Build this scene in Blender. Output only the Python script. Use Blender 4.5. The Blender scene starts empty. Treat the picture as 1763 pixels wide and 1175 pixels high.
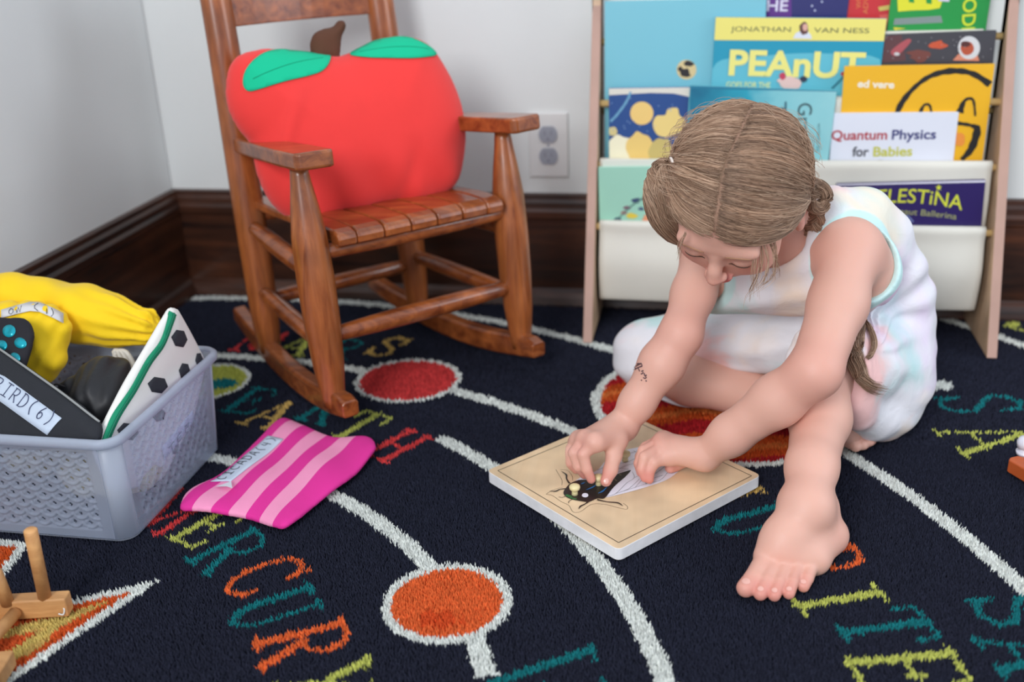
import bpy, bmesh, math
import numpy as np
from mathutils import Vector, Matrix
from mathutils.geometry import delaunay_2d_cdt
from mathutils.bvhtree import BVHTree
rng = np.random.default_rng(7)
scene = bpy.context.scene
COL = scene.collection

# ------------------------------------------------------------------ camera
FPX, CX, CY, CAMZ = 1800.0, 881.5, 587.5, 0.68
PITCH, ROLL, YAW = math.radians(22.4), math.radians(2.2), math.radians(11.4)
_f = np.array([-math.sin(YAW)*math.cos(PITCH), math.cos(YAW)*math.cos(PITCH), -math.sin(PITCH)])
_r = np.array([math.cos(YAW), math.sin(YAW), 0.0])
_u = np.cross(_r, _f)
CR = _r*math.cos(ROLL) - _u*math.sin(ROLL)
CU = _u*math.cos(ROLL) + _r*math.sin(ROLL)
CF = _f
CAM = np.array([0.0, 0.0, CAMZ])
cam_data = bpy.data.cameras.new('camera')
cam = bpy.data.objects.new('camera', cam_data)
COL.objects.link(cam)
scene.camera = cam
cam.matrix_world = Matrix(((CR[0], CU[0], -CF[0], 0), (CR[1], CU[1], -CF[1], 0), (CR[2], CU[2], -CF[2], CAMZ), (0, 0, 0, 1)))
cam_data.sensor_width = 36
cam_data.lens = 36*FPX/1763
cam_data.clip_start = 0.02
cam_data.dof.use_dof = True
cam_data.dof.focus_distance = 1.22
cam_data.dof.aperture_fstop = 2.8

# ------------------------------------------------------------------ world, lights, exposure
scene.view_settings.view_transform = 'Standard'
scene.view_settings.look = 'None'
scene.view_settings.exposure = 0.75
scene.view_settings.gamma = 1.0
scene.view_settings.use_curve_mapping = False
world = bpy.data.worlds.new('world')
scene.world = world
world.use_nodes = True
world.node_tree.nodes['Background'].inputs[0].default_value = (0.80, 0.88, 1.0, 1)
world.node_tree.nodes['Background'].inputs[1].default_value = 0.52

def area(name, loc, target, size, size_y, power, color):
    l = bpy.data.lights.new(name, 'AREA')
    l.shape = 'RECTANGLE'; l.size = size; l.size_y = size_y
    l.energy = power; l.color = color
    o = bpy.data.objects.new(name, l); COL.objects.link(o)
    o.location = loc
    d = Vector(target)-Vector(loc)
    o.rotation_euler = d.to_track_quat('-Z', 'Y').to_euler()
    return o
# tall window behind and left of the photographer, a softer one to the right
area('window_light_front', (-0.9, -1.9, 1.9), (-0.1, 1.4, 0.2), 1.3, 1.5, 62, (0.97, 0.98, 1.0))
area('window_light_right', (2.6, 0.9, 1.5), (-0.4, 1.4, 0.3), 1.1, 1.4, 14, (0.86, 0.92, 1.0))

# ------------------------------------------------------------------ pixel rays -> points in the room
def ray(x, y):
    d = CF*FPX + CR*(x-CX) - CU*(y-CY)
    return d/np.linalg.norm(d)
def P(x, y, z):                                     # point at height z
    d = ray(x, y); return CAM + d*((z-CAMZ)/d[2])
def Q(x, y, Y):                                     # point at depth Y
    d = ray(x, y); return CAM + d*(Y/d[1])
def onplane(x, y, p0, n):
    d = ray(x, y); n = np.asarray(n, float)
    return CAM + d*(np.dot(np.asarray(p0, float)-CAM, n)/np.dot(d, n))
def nrm(v):
    v = np.asarray(v, float); return v/np.linalg.norm(v)

# ------------------------------------------------------------------ objects
def tag(o, label=None, cat=None, group=None, kind=None):
    if label: o['label'] = label
    if cat: o['category'] = cat
    if group: o['group'] = group
    if kind: o['kind'] = kind
    return o
def mesh_obj(name, verts, faces, mat, parent=None, smooth=True, colors=None):
    me = bpy.data.meshes.new(name)
    verts = np.asarray(verts, dtype=np.float32)
    if isinstance(faces, np.ndarray):
        n = faces.shape[1]
        me.vertices.add(len(verts)); me.vertices.foreach_set('co', verts.ravel())
        me.loops.add(faces.size); me.loops.foreach_set('vertex_index', faces.astype(np.int32).ravel())
        me.polygons.add(len(faces))
        me.polygons.foreach_set('loop_start', np.arange(0, faces.size, n, dtype=np.int32))
        me.polygons.foreach_set('loop_total', np.full(len(faces), n, dtype=np.int32))
        me.update(calc_edges=True)
    else:
        me.from_pydata([tuple(v) for v in verts.tolist()], [], [tuple(f) for f in faces])
    if colors is not None:
        a = me.color_attributes.new('Col', 'FLOAT_COLOR', 'POINT')
        c = np.ones((len(verts), 4), dtype=np.float32); c[:, :3] = colors
        a.data.foreach_set('color', c.ravel())
    me.validate()
    if smooth: me.polygons.foreach_set('use_smooth', np.ones(len(me.polygons), dtype=bool))
    if mat is not None: me.materials.append(mat)
    o = bpy.data.objects.new(name, me)
    COL.objects.link(o)
    if parent is not None:
        o.parent = parent
        o.matrix_parent_inverse = parent.matrix_world.inverted()
    return o
def empty(name, loc=(0, 0, 0)):
    o = bpy.data.objects.new(name, None); COL.objects.link(o)
    o.empty_display_size = 0.05
    o.location = loc
    o.matrix_world = Matrix.Translation(loc)
    return o

class MB:                                            # collects simple solids into one mesh
    def __init__(s): s.v = []; s.f = []
    def add(s, v, f):
        b = len(s.v); s.v += [tuple(map(float, p)) for p in v]; s.f += [tuple(i+b for i in q) for q in f]
    def box(s, c, half, ax=None, bev=0.0):
        ax = np.eye(3) if ax is None else np.array([nrm(a) for a in ax])
        bm = bmesh.new(); bmesh.ops.create_cube(bm, size=2.0)
        for v in bm.verts: v.co = Vector((v.co.x*half[0], v.co.y*half[1], v.co.z*half[2]))
        if bev > 0:
            bmesh.ops.bevel(bm, geom=list(bm.edges), offset=bev, segments=3, profile=0.5, affect='EDGES')
        bm.verts.index_update()
        vs = [np.asarray(c)+ax.T@np.array(v.co) for v in bm.verts]
        fs = [[v.index for v in f.verts] for f in bm.faces]
        bm.free(); s.add(vs, fs)
    def tube(s, pts, rad, n=20, flat=1.0, side=None, cap=True):
        pts = [np.asarray(p, float) for p in pts]
        m = len(pts); rad = [rad]*m if np.isscalar(rad) else list(rad)
        vs = []
        ref = None
        for i in range(m):
            t = nrm(pts[min(i+1, m-1)]-pts[max(i-1, 0)])
            if side is not None:
                a = nrm(np.asarray(side, float)-t*np.dot(side, t))
            elif ref is None:
                a = np.cross(t, [0, 0, 1.0])
                if np.linalg.norm(a) < 1e-3: a = np.cross(t, [1.0, 0, 0])
                a = nrm(a)
            else: a = nrm(ref-t*np.dot(ref, t))
            ref = a; b = np.cross(t, a)
            for k in range(n):
                w = 2*math.pi*k/n
                vs.append(pts[i]+rad[i]*(a*math.cos(w)+b*math.sin(w)*flat))
        fs = [[i*n+k, i*n+(k+1) % n, (i+1)*n+(k+1) % n, (i+1)*n+k] for i in range(m-1) for k in range(n)]
        if cap: fs += [list(range(n))[::-1], [(m-1)*n+k for k in range(n)]]
        s.add(vs, fs)
    def extrude(s, poly, p0, u, v, w):               # poly in (u,v), extruded by vector w from p0
        p0, u, v, w = [np.asarray(a, float) for a in (p0, u, v, w)]
        n = len(poly)
        a = [p0+u*q[0]+v*q[1] for q in poly]
        s.add(a+[q+w for q in a], [list(range(n))[::-1], [n+i for i in range(n)]]+[[i, (i+1) % n, n+(i+1) % n, n+i] for i in range(n)])
    def build(s, name, mat, parent=None, smooth=False, bevel=0):
        o = mesh_obj(name, s.v, s.f, mat, parent, smooth)
        bm = bmesh.new(); bm.from_mesh(o.data); bmesh.ops.recalc_face_normals(bm, faces=bm.faces); bm.to_mesh(o.data); bm.free()
        if bevel:
            m = o.modifiers.new('bevel', 'BEVEL'); m.width = bevel; m.segments = 3; m.limit_method = 'ANGLE'; m.angle_limit = math.radians(40)
        return o

def spline(pts, n, closed=False):                    # Catmull-Rom through points
    p = np.asarray(pts, float)
    m = len(p); out = []
    segs = m if closed else m-1
    per = max(1, int(math.ceil(n/segs)))
    for i in range(segs):
        if closed: a, b, c, d = p[(i-1) % m], p[i], p[(i+1) % m], p[(i+2) % m]
        else: a, b, c, d = p[max(i-1, 0)], p[i], p[i+1], p[min(i+2, m-1)]
        for k in range(per):
            t = k/per
            out.append(0.5*((2*b)+(-a+c)*t+(2*a-5*b+4*c-d)*t*t+(-a+3*b-3*c+d)*t**3))
    if not closed: out.append(p[-1])
    return np.array(out)

# ------------------------------------------------------------------ materials
def lin(c):
    c = [x/255 for x in c]
    return tuple(x/12.92 if x <= 0.04045 else ((x+0.055)/1.055)**2.4 for x in c)+(1,)
MATS = {}
def mat(name, rgb, rough=0.6, bump=0, bscale=200, vary=0, vscale=8, sss=0, coat=0, spec=0.5, attr=False, metal=0, sheen=0, stretch=None, weave=False):
    if name in MATS: return MATS[name]
    m = bpy.data.materials.new(name); m.use_nodes = True; MATS[name] = m
    nt = m.node_tree; N = nt.nodes; L = nt.links
    b = N['Principled BSDF']
    col = lin(rgb)
    b.inputs['Base Color'].default_value = col
    b.inputs['Roughness'].default_value = rough
    b.inputs['Metallic'].default_value = metal
    b.inputs['Specular IOR Level'].default_value = spec
    if coat: b.inputs['Coat Weight'].default_value = coat; b.inputs['Coat Roughness'].default_value = 0.12
    if sheen: b.inputs['Sheen Weight'].default_value = sheen; b.inputs['Sheen Roughness'].default_value = 0.5
    tc = N.new('ShaderNodeTexCoord'); src = tc.outputs['Object']
    if stretch:
        mp = N.new('ShaderNodeMapping'); mp.inputs['Scale'].default_value = stretch
        L.new(src, mp.inputs[0]); src = mp.outputs[0]
    base = None
    if attr:
        at = N.new('ShaderNodeVertexColor'); at.layer_name = 'Col'; base = at.outputs[0]
    if vary:
        nz = N.new('ShaderNodeTexNoise'); nz.inputs['Scale'].default_value = vscale; nz.inputs['Detail'].default_value = 4
        L.new(src, nz.inputs['Vector'])
        mr = N.new('ShaderNodeMapRange'); mr.inputs[1].default_value = 0.3; mr.inputs[2].default_value = 0.7
        mr.inputs[3].default_value = 1-vary; mr.inputs[4].default_value = 1+vary
        L.new(nz.outputs[0], mr.inputs[0])
        mx = N.new('ShaderNodeMix'); mx.data_type = 'RGBA'; mx.blend_type = 'MULTIPLY'; mx.inputs[0].default_value = 1
        if base: L.new(base, mx.inputs[6])
        else: mx.inputs[6].default_value = col
        L.new(mr.outputs[0], mx.inputs[7]); base = mx.outputs[2]
    if base: L.new(base, b.inputs['Base Color'])
    if sss:
        b.inputs['Subsurface Weight'].default_value = sss
        b.inputs['Subsurface Radius'].default_value = (1.0, 0.35, 0.2)
        b.inputs['Subsurface Scale'].default_value = 0.006
    if bump:
        if weave:
            nz = N.new('ShaderNodeTexVoronoi'); nz.inputs['Scale'].default_value = bscale
        else:
            nz = N.new('ShaderNodeTexNoise'); nz.inputs['Scale'].default_value = bscale; nz.inputs['Detail'].default_value = 3
        L.new(src, nz.inputs['Vector'])
        bp = N.new('ShaderNodeBump'); bp.inputs['Strength'].default_value = bump; bp.inputs['Distance'].default_value = 0.001
        L.new(nz.outputs[0], bp.inputs['Height']); L.new(bp.outputs[0], b.inputs['Normal'])
    return m

def wood(name, dark, light, rough=0.4, axis='X', scale=6, coat=0.0, ramp=(0.35, 0.7), bump=0.05):
    if name in MATS: return MATS[name]
    m = bpy.data.materials.new(name); m.use_nodes = True; MATS[name] = m
    nt = m.node_tree; N = nt.nodes; L = nt.links; b = N['Principled BSDF']
    tc = N.new('ShaderNodeTexCoord'); mp = N.new('ShaderNodeMapping')
    s = [scale*4, scale*4, scale*4]; s['XYZ'.index(axis)] = scale*0.35
    mp.inputs['Scale'].default_value = s
    L.new(tc.outputs['Object'], mp.inputs[0])
    nz = N.new('ShaderNodeTexNoise'); nz.inputs['Scale'].default_value = 3; nz.inputs['Detail'].default_value = 8; nz.inputs['Roughness'].default_value = 0.65
    nz.inputs['Distortion'].default_value = 0.6
    L.new(mp.outputs[0], nz.inputs['Vector'])
    cr = N.new('ShaderNodeValToRGB'); cr.color_ramp.elements[0].position = ramp[0]; cr.color_ramp.elements[1].position = ramp[1]
    cr.color_ramp.elements[0].color = lin(dark); cr.color_ramp.elements[1].color = lin(light)
    L.new(nz.outputs[0], cr.inputs[0])
    n2 = N.new('ShaderNodeTexNoise'); n2.inputs['Scale'].default_value = 14; n2.inputs['Detail'].default_value = 2
    L.new(tc.outputs['Object'], n2.inputs['Vector'])
    mr = N.new('ShaderNodeMapRange'); mr.inputs[1].default_value = 0.3; mr.inputs[2].default_value = 0.7; mr.inputs[3].default_value = 0.78; mr.inputs[4].default_value = 1.2
    L.new(n2.outputs[0], mr.inputs[0])
    mx = N.new('ShaderNodeMix'); mx.data_type = 'RGBA'; mx.blend_type = 'MULTIPLY'; mx.inputs[0].default_value = 1
    L.new(cr.outputs[0], mx.inputs[6]); L.new(mr.outputs[0], mx.inputs[7])
    L.new(mx.outputs[2], b.inputs['Base Color'])
    b.inputs['Roughness'].default_value = rough
    if coat: b.inputs['Coat Weight'].default_value = coat; b.inputs['Coat Roughness'].default_value = 0.15
    bp = N.new('ShaderNodeBump'); bp.inputs['Strength'].default_value = bump; bp.inputs['Distance'].default_value = 0.002
    L.new(nz.outputs[0], bp.inputs['Height']); L.new(bp.outputs[0], b.inputs['Normal'])
    return m

# ------------------------------------------------------------------ implicit surfaces
class Field:
    def __init__(s, lo, hi, h):
        s.lo = np.array(lo, float); s.h = h
        s.n = np.ceil((np.array(hi)-s.lo)/h).astype(int)+1
        s.F = np.full(s.n, 1.0, dtype=np.float32)
    def region(s, lo, hi):
        a = np.clip(np.floor((np.array(lo)-s.lo)/s.h).astype(int), 0, s.n-1)
        b = np.clip(np.ceil((np.array(hi)-s.lo)/s.h).astype(int)+1, 1, s.n)
        sl = tuple(slice(a[i], max(b[i], a[i]+1)) for i in range(3))
        ax = [(s.lo[i]+s.h*np.arange(sl[i].start, sl[i].stop)).astype(np.float32) for i in range(3)]
        return sl, ax[0][:, None, None], ax[1][None, :, None], ax[2][None, None, :]
    def comb(s, sl, d, k, op='u'):
        A = s.F[sl]
        if op == 'u':
            if k > 0:
                h = np.maximum(k-np.abs(A-d), 0)/k; s.F[sl] = np.minimum(A, d)-h*h*k*0.25
            else: s.F[sl] = np.minimum(A, d)
        else:
            if k > 0:
                h = np.maximum(k-np.abs(A+d), 0)/k; s.F[sl] = np.maximum(A, -d)+h*h*k*0.25
            else: s.F[sl] = np.maximum(A, -d)
    def cone(s, a, b, ra, rb, k=0.008, op='u', sq=None):
        a = np.asarray(a, float); b = np.asarray(b, float); m = max(ra, rb)+k+3*s.h
        if sq is not None: m *= max(1.0, 1/sq[1])
        sl, X, Y, Z = s.region(np.minimum(a, b)-m, np.maximum(a, b)+m)
        ab = b-a; L2 = max(ab@ab, 1e-12)
        px, py, pz = X-a[0], Y-a[1], Z-a[2]
        t = np.clip((px*ab[0]+py*ab[1]+pz*ab[2])/L2, 0, 1)
        dx, dy, dz = px-t*ab[0], py-t*ab[1], pz-t*ab[2]
        if sq is not None:                           # squash: (direction, factor<1 makes it thinner along it)
            q = nrm(sq[0]); c = dx*q[0]+dy*q[1]+dz*q[2]; g = (1/sq[1]-1)*c
            dx, dy, dz = dx+g*q[0], dy+g*q[1], dz+g*q[2]
        d = np.sqrt(dx*dx+dy*dy+dz*dz)-(ra+(rb-ra)*t)
        if sq is not None: d = d*(0.5+0.5*sq[1])
        s.comb(sl, d.astype(np.float32), k, op)
    def chain(s, pts, rads, k=0.008, op='u', sq=None):
        for i in range(len(pts)-1): s.cone(pts[i], pts[i+1], rads[i], rads[i+1], k, op, sq)
    def ell(s, c, r, ax=None, k=0.008, op='u'):
        c = np.asarray(c, float); r = np.asarray(r, float); ax = np.eye(3) if ax is None else np.asarray(ax)
        m = max(r)+k+3*s.h
        sl, X, Y, Z = s.region(c-m, c+m)
        px, py, pz = X-c[0], Y-c[1], Z-c[2]
        q = [(px*ax[i][0]+py*ax[i][1]+pz*ax[i][2]) for i in range(3)]
        k0 = np.sqrt(sum((q[i]/r[i])**2 for i in range(3))); k1 = np.sqrt(sum((q[i]/r[i]**2)**2 for i in range(3)))
        d = k0*(k0-1)/np.maximum(k1, 1e-6)
        s.comb(sl, d.astype(np.float32), k, op)
    def half(s, p, n, k=0.0, lo=None, hi=None):      # remove everything on the +n side of the plane at p (in a region)
        p = np.asarray(p, float); n = nrm(n)
        lo = s.lo if lo is None else lo; hi = s.lo+s.h*(s.n-1) if hi is None else hi
        sl, X, Y, Z = s.region(lo, hi)
        d = -((X-p[0])*n[0]+(Y-p[1])*n[1]+(Z-p[2])*n[2])
        s.comb(sl, d.astype(np.float32), k, 's')
    def warp(s, fn):                                  # add fn(X,Y,Z) to the field
        sl, X, Y, Z = s.region(s.lo, s.lo+s.h*s.n)
        s.F[sl] += fn(X, Y, Z).astype(np.float32)
    def mesh(s):
        F = s.F.copy()
        F[0], F[-1], F[:, 0], F[:, -1], F[:, :, 0], F[:, :, -1] = 1, 1, 1, 1, 1, 1
        I = F < 0
        nx, ny, nz = F.shape
        c = I[:-1, :-1, :-1].astype(np.uint8)
        for i in (0, 1):
            for j in (0, 1):
                for k in (0, 1):
                    if i+j+k: c = c+I[i:nx-1+i, j:ny-1+j, k:nz-1+k]
        act = (c > 0) & (c < 8)
        idx = np.argwhere(act); m = len(idx)
        vid = np.full(act.shape, -1, dtype=np.int32); vid[act] = np.arange(m)
        acc = np.zeros((m, 3)); cnt = np.zeros(m)
        cor = [(i, j, k) for i in (0, 1) for j in (0, 1) for k in (0, 1)]
        val = {q: F[idx[:, 0]+q[0], idx[:, 1]+q[1], idx[:, 2]+q[2]] for q in cor}
        for q in cor:
            for a in range(3):
                if q[a] == 0:
                    q2 = list(q); q2[a] = 1; q2 = tuple(q2)
                    v0, v1 = val[q], val[q2]
                    x = (v0 < 0) != (v1 < 0)
                    t = v0[x]/(v0[x]-v1[x])
                    p = np.tile(np.array(q, float), (x.sum(), 1)); p[:, a] = t
                    acc[x] += p; cnt[x] += 1
        V = s.lo+s.h*(idx+acc/cnt[:, None])
        quads = []
        for a in range(3):
            sl0 = [slice(None)]*3; sl1 = [slice(None)]*3
            sl0[a] = slice(0, -1); sl1[a] = slice(1, None)
            A = I[tuple(sl0)]; B = I[tuple(sl1)]
            e = np.argwhere(A != B)
            b, c2 = [(1, 2), (2, 0), (0, 1)][a]
            e = e[(e[:, b] > 0) & (e[:, c2] > 0) & (e[:, b] < F.shape[b]-1) & (e[:, c2] < F.shape[c2]-1)]
            ins = A[e[:, 0], e[:, 1], e[:, 2]]
            def vi(db, dc):
                q = e.copy(); q[:, b] += db; q[:, c2] += dc
                return vid[q[:, 0], q[:, 1], q[:, 2]]
            Qd = np.stack([vi(-1, -1), vi(0, -1), vi(0, 0), vi(-1, 0)], 1)
            Qd[~ins] = Qd[~ins][:, ::-1]
            quads.append(Qd)
        return V.astype(np.float32), np.concatenate(quads)
    def build(s, name, m, parent=None, colors=None, smooth=2):
        V, Fq = s.mesh()
        if smooth: V = lap(V, Fq, smooth)
        c = colors(V) if colors is not None else None
        return mesh_obj(name, V, Fq, m, parent, True, c)

def lap(V, Fq, it):
    V = V.astype(np.float64)
    e = np.concatenate([Fq[:, [0, 1]], Fq[:, [1, 2]], Fq[:, [2, 3]], Fq[:, [3, 0]]])
    for k in range(it):
        for w in (0.5, -0.48):
            acc = np.stack([np.bincount(e[:, 0], V[e[:, 1], c], len(V)) for c in range(3)], 1)
            n = np.maximum(np.bincount(e[:, 0], minlength=len(V)), 1)[:, None]
            V = V+w*(acc/n-V)
    return V.astype(np.float32)

# ------------------------------------------------------------------ flat outlines
def poly_sd(poly, U, V):                              # signed distance, + inside
    p = np.asarray(poly, float); U = np.asarray(U, float); V = np.asarray(V, float)
    best = np.full(U.shape, 1e9); ins = np.zeros(U.shape, bool)
    for i in range(len(p)):
        a, b = p[i-1], p[i]
        e = b-a; l = max(e@e, 1e-14)
        t = np.clip(((U-a[0])*e[0]+(V-a[1])*e[1])/l, 0, 1)
        best = np.minimum(best, (U-a[0]-t*e[0])**2+(V-a[1]-t*e[1])**2)
        c = ((a[1] > V) != (b[1] > V))
        with np.errstate(divide='ignore', invalid='ignore'):
            xx = (b[0]-a[0])*(V-a[1])/(b[1]-a[1]) + a[0]
        ins ^= c & (U < xx)
    return np.where(ins, np.sqrt(best), -np.sqrt(best))
def tri2d(poly, step):                               # triangulated outline with inner points
    p = np.asarray(poly, float)
    out = []
    for i in range(len(p)):
        a, b = p[i-1], p[i]; n = max(1, int(np.linalg.norm(b-a)/step))
        out += [a+(b-a)*k/n for k in range(n)]
    out = np.array(out)
    lo, hi = p.min(0), p.max(0)
    gx, gy = np.meshgrid(np.arange(lo[0], hi[0], step), np.arange(lo[1], hi[1], step))
    g = np.stack([gx.ravel(), gy.ravel()], 1)
    g = g[poly_sd(out, g[:, 0], g[:, 1]) > step*0.45] if len(g) else g
    allp = np.concatenate([out, g]) if len(g) else out
    n = len(out)
    r = delaunay_2d_cdt([Vector(q) for q in allp], [], [list(range(n))], 1, 1e-7)
    return np.array([tuple(v) for v in r[0]]), [list(f) for f in r[2]]

class Cushion:                                       # a stuffed flat outline in a plane frame
    def __init__(s, o, u, v, poly, T, Rr, base=0.0, wave=None):
        s.o = np.asarray(o, float); s.u = nrm(u); s.v = nrm(np.asarray(v, float)-s.u*np.dot(v, s.u)); s.w = np.cross(s.u, s.v)
        s.poly = np.asarray(poly, float); s.T = T; s.R = Rr; s.base = base; s.wave = wave
    def th(s, U, V):
        D = poly_sd(s.poly, U, V)
        q = np.clip(D/s.R, 0, 1)
        t = s.T*np.sqrt(np.maximum(1-(1-q)**2, 0))+s.base
        return t, D
    def bend(s, U, V):
        return s.wave(U, V) if s.wave else 0*U
    def body(s, name, m, parent=None, h=0.003, smooth=2):
        lo = s.poly.min(0)-0.012; hi = s.poly.max(0)+0.012
        wb = (0.02 if s.wave else 0)
        F = Field((lo[0], lo[1], -s.T-s.base-0.012-wb), (hi[0], hi[1], s.T+s.base+0.012+wb), h)
        sl, X, Y, Z = F.region(F.lo, F.lo+F.h*F.n)
        U, V = np.broadcast_arrays(X[:, :, 0], Y[:, :, 0])
        t, D = s.th(U, V)
        bz = s.bend(U, V)
        a = np.abs(Z-bz[:, :, None])
        ins = a-t[:, :, None]
        out = np.sqrt(np.maximum(-D, 0)[:, :, None]**2+np.maximum(a-s.base, 0)**2)
        F.F[sl] = np.where(D[:, :, None] > 0, np.maximum(ins*0.7, -D[:, :, None]-0.0*ins), out).astype(np.float32)
        Vv, Fq = F.mesh()
        Vv = lap(Vv, Fq, smooth)
        W = s.o+Vv[:, :1]*s.u+Vv[:, 1:2]*s.v+Vv[:, 2:3]*s.w
        return mesh_obj(name, W, Fq, m, parent)
    def uv(s, x, y):                                  # pixel -> plane coordinates
        q = onplane(x, y, s.o, s.w)-s.o
        return np.array([q@s.u, q@s.v])
    def patch(s, name, m, poly, parent, off=0.001, step=0.006, side=1, thick=0.0008):
        vs, fs = tri2d(poly, step)
        t, D = s.th(vs[:, 0], vs[:, 1]); bz = s.bend(vs[:, 0], vs[:, 1])
        W = s.o+vs[:, :1]*s.u+vs[:, 1:2]*s.v+s.w*(bz+side*(t+off))[:, None]
        o = mesh_obj(name, W, fs, m, parent)
        sd = o.modifiers.new('thickness', 'SOLIDIFY'); sd.thickness = thick; sd.offset = 0
        return o
    def pt(s, U, V, off=0.0015, side=1):
        U = np.atleast_1d(U); V = np.atleast_1d(V)
        t, D = s.th(U, V); bz = s.bend(U, V)
        return s.o+U[:, None]*s.u+V[:, None]*s.v+s.w*(bz+side*(t+off))[:, None]

# ------------------------------------------------------------------ letters drawn as strokes (x right 0..1, y up 0..1)
TH, TN = 0.17, 0.075
def _arc(cx, cy, rx, ry, a0, a1, n=14):
    return [(cx+rx*math.cos(math.radians(a0+(a1-a0)*i/n)), cy+ry*math.sin(math.radians(a0+(a1-a0)*i/n))) for i in range(n+1)]
SERIF = {
 'M': [([(0.1, 0), (0.1, 1)], TN), ([(0.1, 1), (0.5, 0.1)], TH), ([(0.5, 0.1), (0.9, 1)], TN), ([(0.9, 1), (0.9, 0)], TH), ([(0, 0), (0.25, 0)], TN), ([(0.75, 0), (1, 0)], TN)],
 'E': [([(0.2, 0), (0.2, 1)], TH), ([(0.05, 0), (0.9, 0), (0.95, 0.22)], TN), ([(0.05, 1), (0.85, 1), (0.9, 0.8)], TN), ([(0.2, 0.52), (0.65, 0.52)], TN), ([(0.65, 0.42), (0.65, 0.63)], TN)],
 'R': [([(0.2, 0), (0.2, 1)], TH), ([(0.03, 0), (0.4, 0)], TN), ([(0.03, 1), (0.5, 1)]+_arc(0.5, 0.75, 0.33, 0.25, 90, -90)+[(0.2, 0.5)], 0.1), ([(0.45, 0.5), (0.85, 0)], TH), ([(0.75, 0), (1.0, 0)], TN)],
 'C': [(_arc(0.52, 0.5, 0.42, 0.5, 42, 318, 24), 0.11), ([(0.85, 0.7), (0.87, 1.0)], TN), ([(0.85, 0.3), (0.9, 0.08)], TN)],
 'U': [([(0.2, 1), (0.2, 0.35)]+_arc(0.5, 0.33, 0.3, 0.33, 180, 270), TH), (_arc(0.5, 0.33, 0.32, 0.33, 270, 360)+[(0.82, 1)], 0.09), ([(0.0, 1), (0.4, 1)], TN), ([(0.66, 1), (1.0, 1)], TN)],
 'Y': [([(0.1, 1), (0.5, 0.5), (0.5, 0)], TH), ([(0.5, 0.5), (0.88, 1)], TN), ([(0, 1), (0.3, 1)], TN), ([(0.7, 1), (1, 1)], TN), ([(0.3, 0), (0.7, 0)], TN)],
 'V': [([(0.1, 1), (0.5, 0)], TH), ([(0.5, 0), (0.9, 1)], TN), ([(0, 1), (0.32, 1)], TN), ([(0.7, 1), (1, 1)], TN)],
 'A': [([(0.12, 0), (0.5, 1)], TN), ([(0.5, 1), (0.86, 0)], TH), ([(0.25, 0.35), (0.72, 0.35)], TN), ([(0, 0), (0.28, 0)], TN), ([(0.68, 0), (1, 0)], TN)],
 'T': [([(0.5, 0), (0.5, 1)], TH), ([(0.02, 0.75), (0.06, 1), (0.94, 1), (0.98, 0.75)], 0.09), ([(0.3, 0), (0.7, 0)], TN)],
 'H': [([(0.18, 0), (0.18, 1)], TH), ([(0.82, 0), (0.82, 1)], TH), ([(0.18, 0.5), (0.82, 0.5)], TN), ([(0, 0), (0.36, 0)], TN), ([(0, 1), (0.36, 1)], TN), ([(0.64, 0), (1, 0)], TN), ([(0.64, 1), (1, 1)], TN)],
 'S': [([(0.85, 0.72), (0.82, 0.9), (0.5, 1.0), (0.2, 0.86), (0.2, 0.68), (0.5, 0.53), (0.8, 0.36), (0.8, 0.14), (0.5, 0.0), (0.2, 0.1), (0.14, 0.3)], 0.13), ([(0.87, 0.66), (0.87, 1.0)], TN), ([(0.12, 0), (0.12, 0.36)], TN)],
 'J': [([(0.6, 1), (0.6, 0.2), (0.4, 0.0), (0.15, 0.08)], TH), ([(0.35, 1), (0.85, 1)], TN)],
 'P': [([(0.22, 0), (0.22, 1)], TH), ([(0.03, 0), (0.45, 0)], TN), ([(0.03, 1), (0.5, 1)]+_arc(0.5, 0.73, 0.38, 0.27, 90, -90)+[(0.22, 0.46)], 0.11)],
 'I': [([(0.5, 0), (0.5, 1)], TH), ([(0.22, 0), (0.78, 0)], TN), ([(0.22, 1), (0.78, 1)], TN)],
 'N': [([(0.12, 0), (0.12, 1)], TN), ([(0.12, 1), (0.85, 0)], TH), ([(0.85, 0), (0.85, 1)], TN), ([(0, 0), (0.28, 0)], TN), ([(0.7, 1), (1, 1)], TN)],
}
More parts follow.
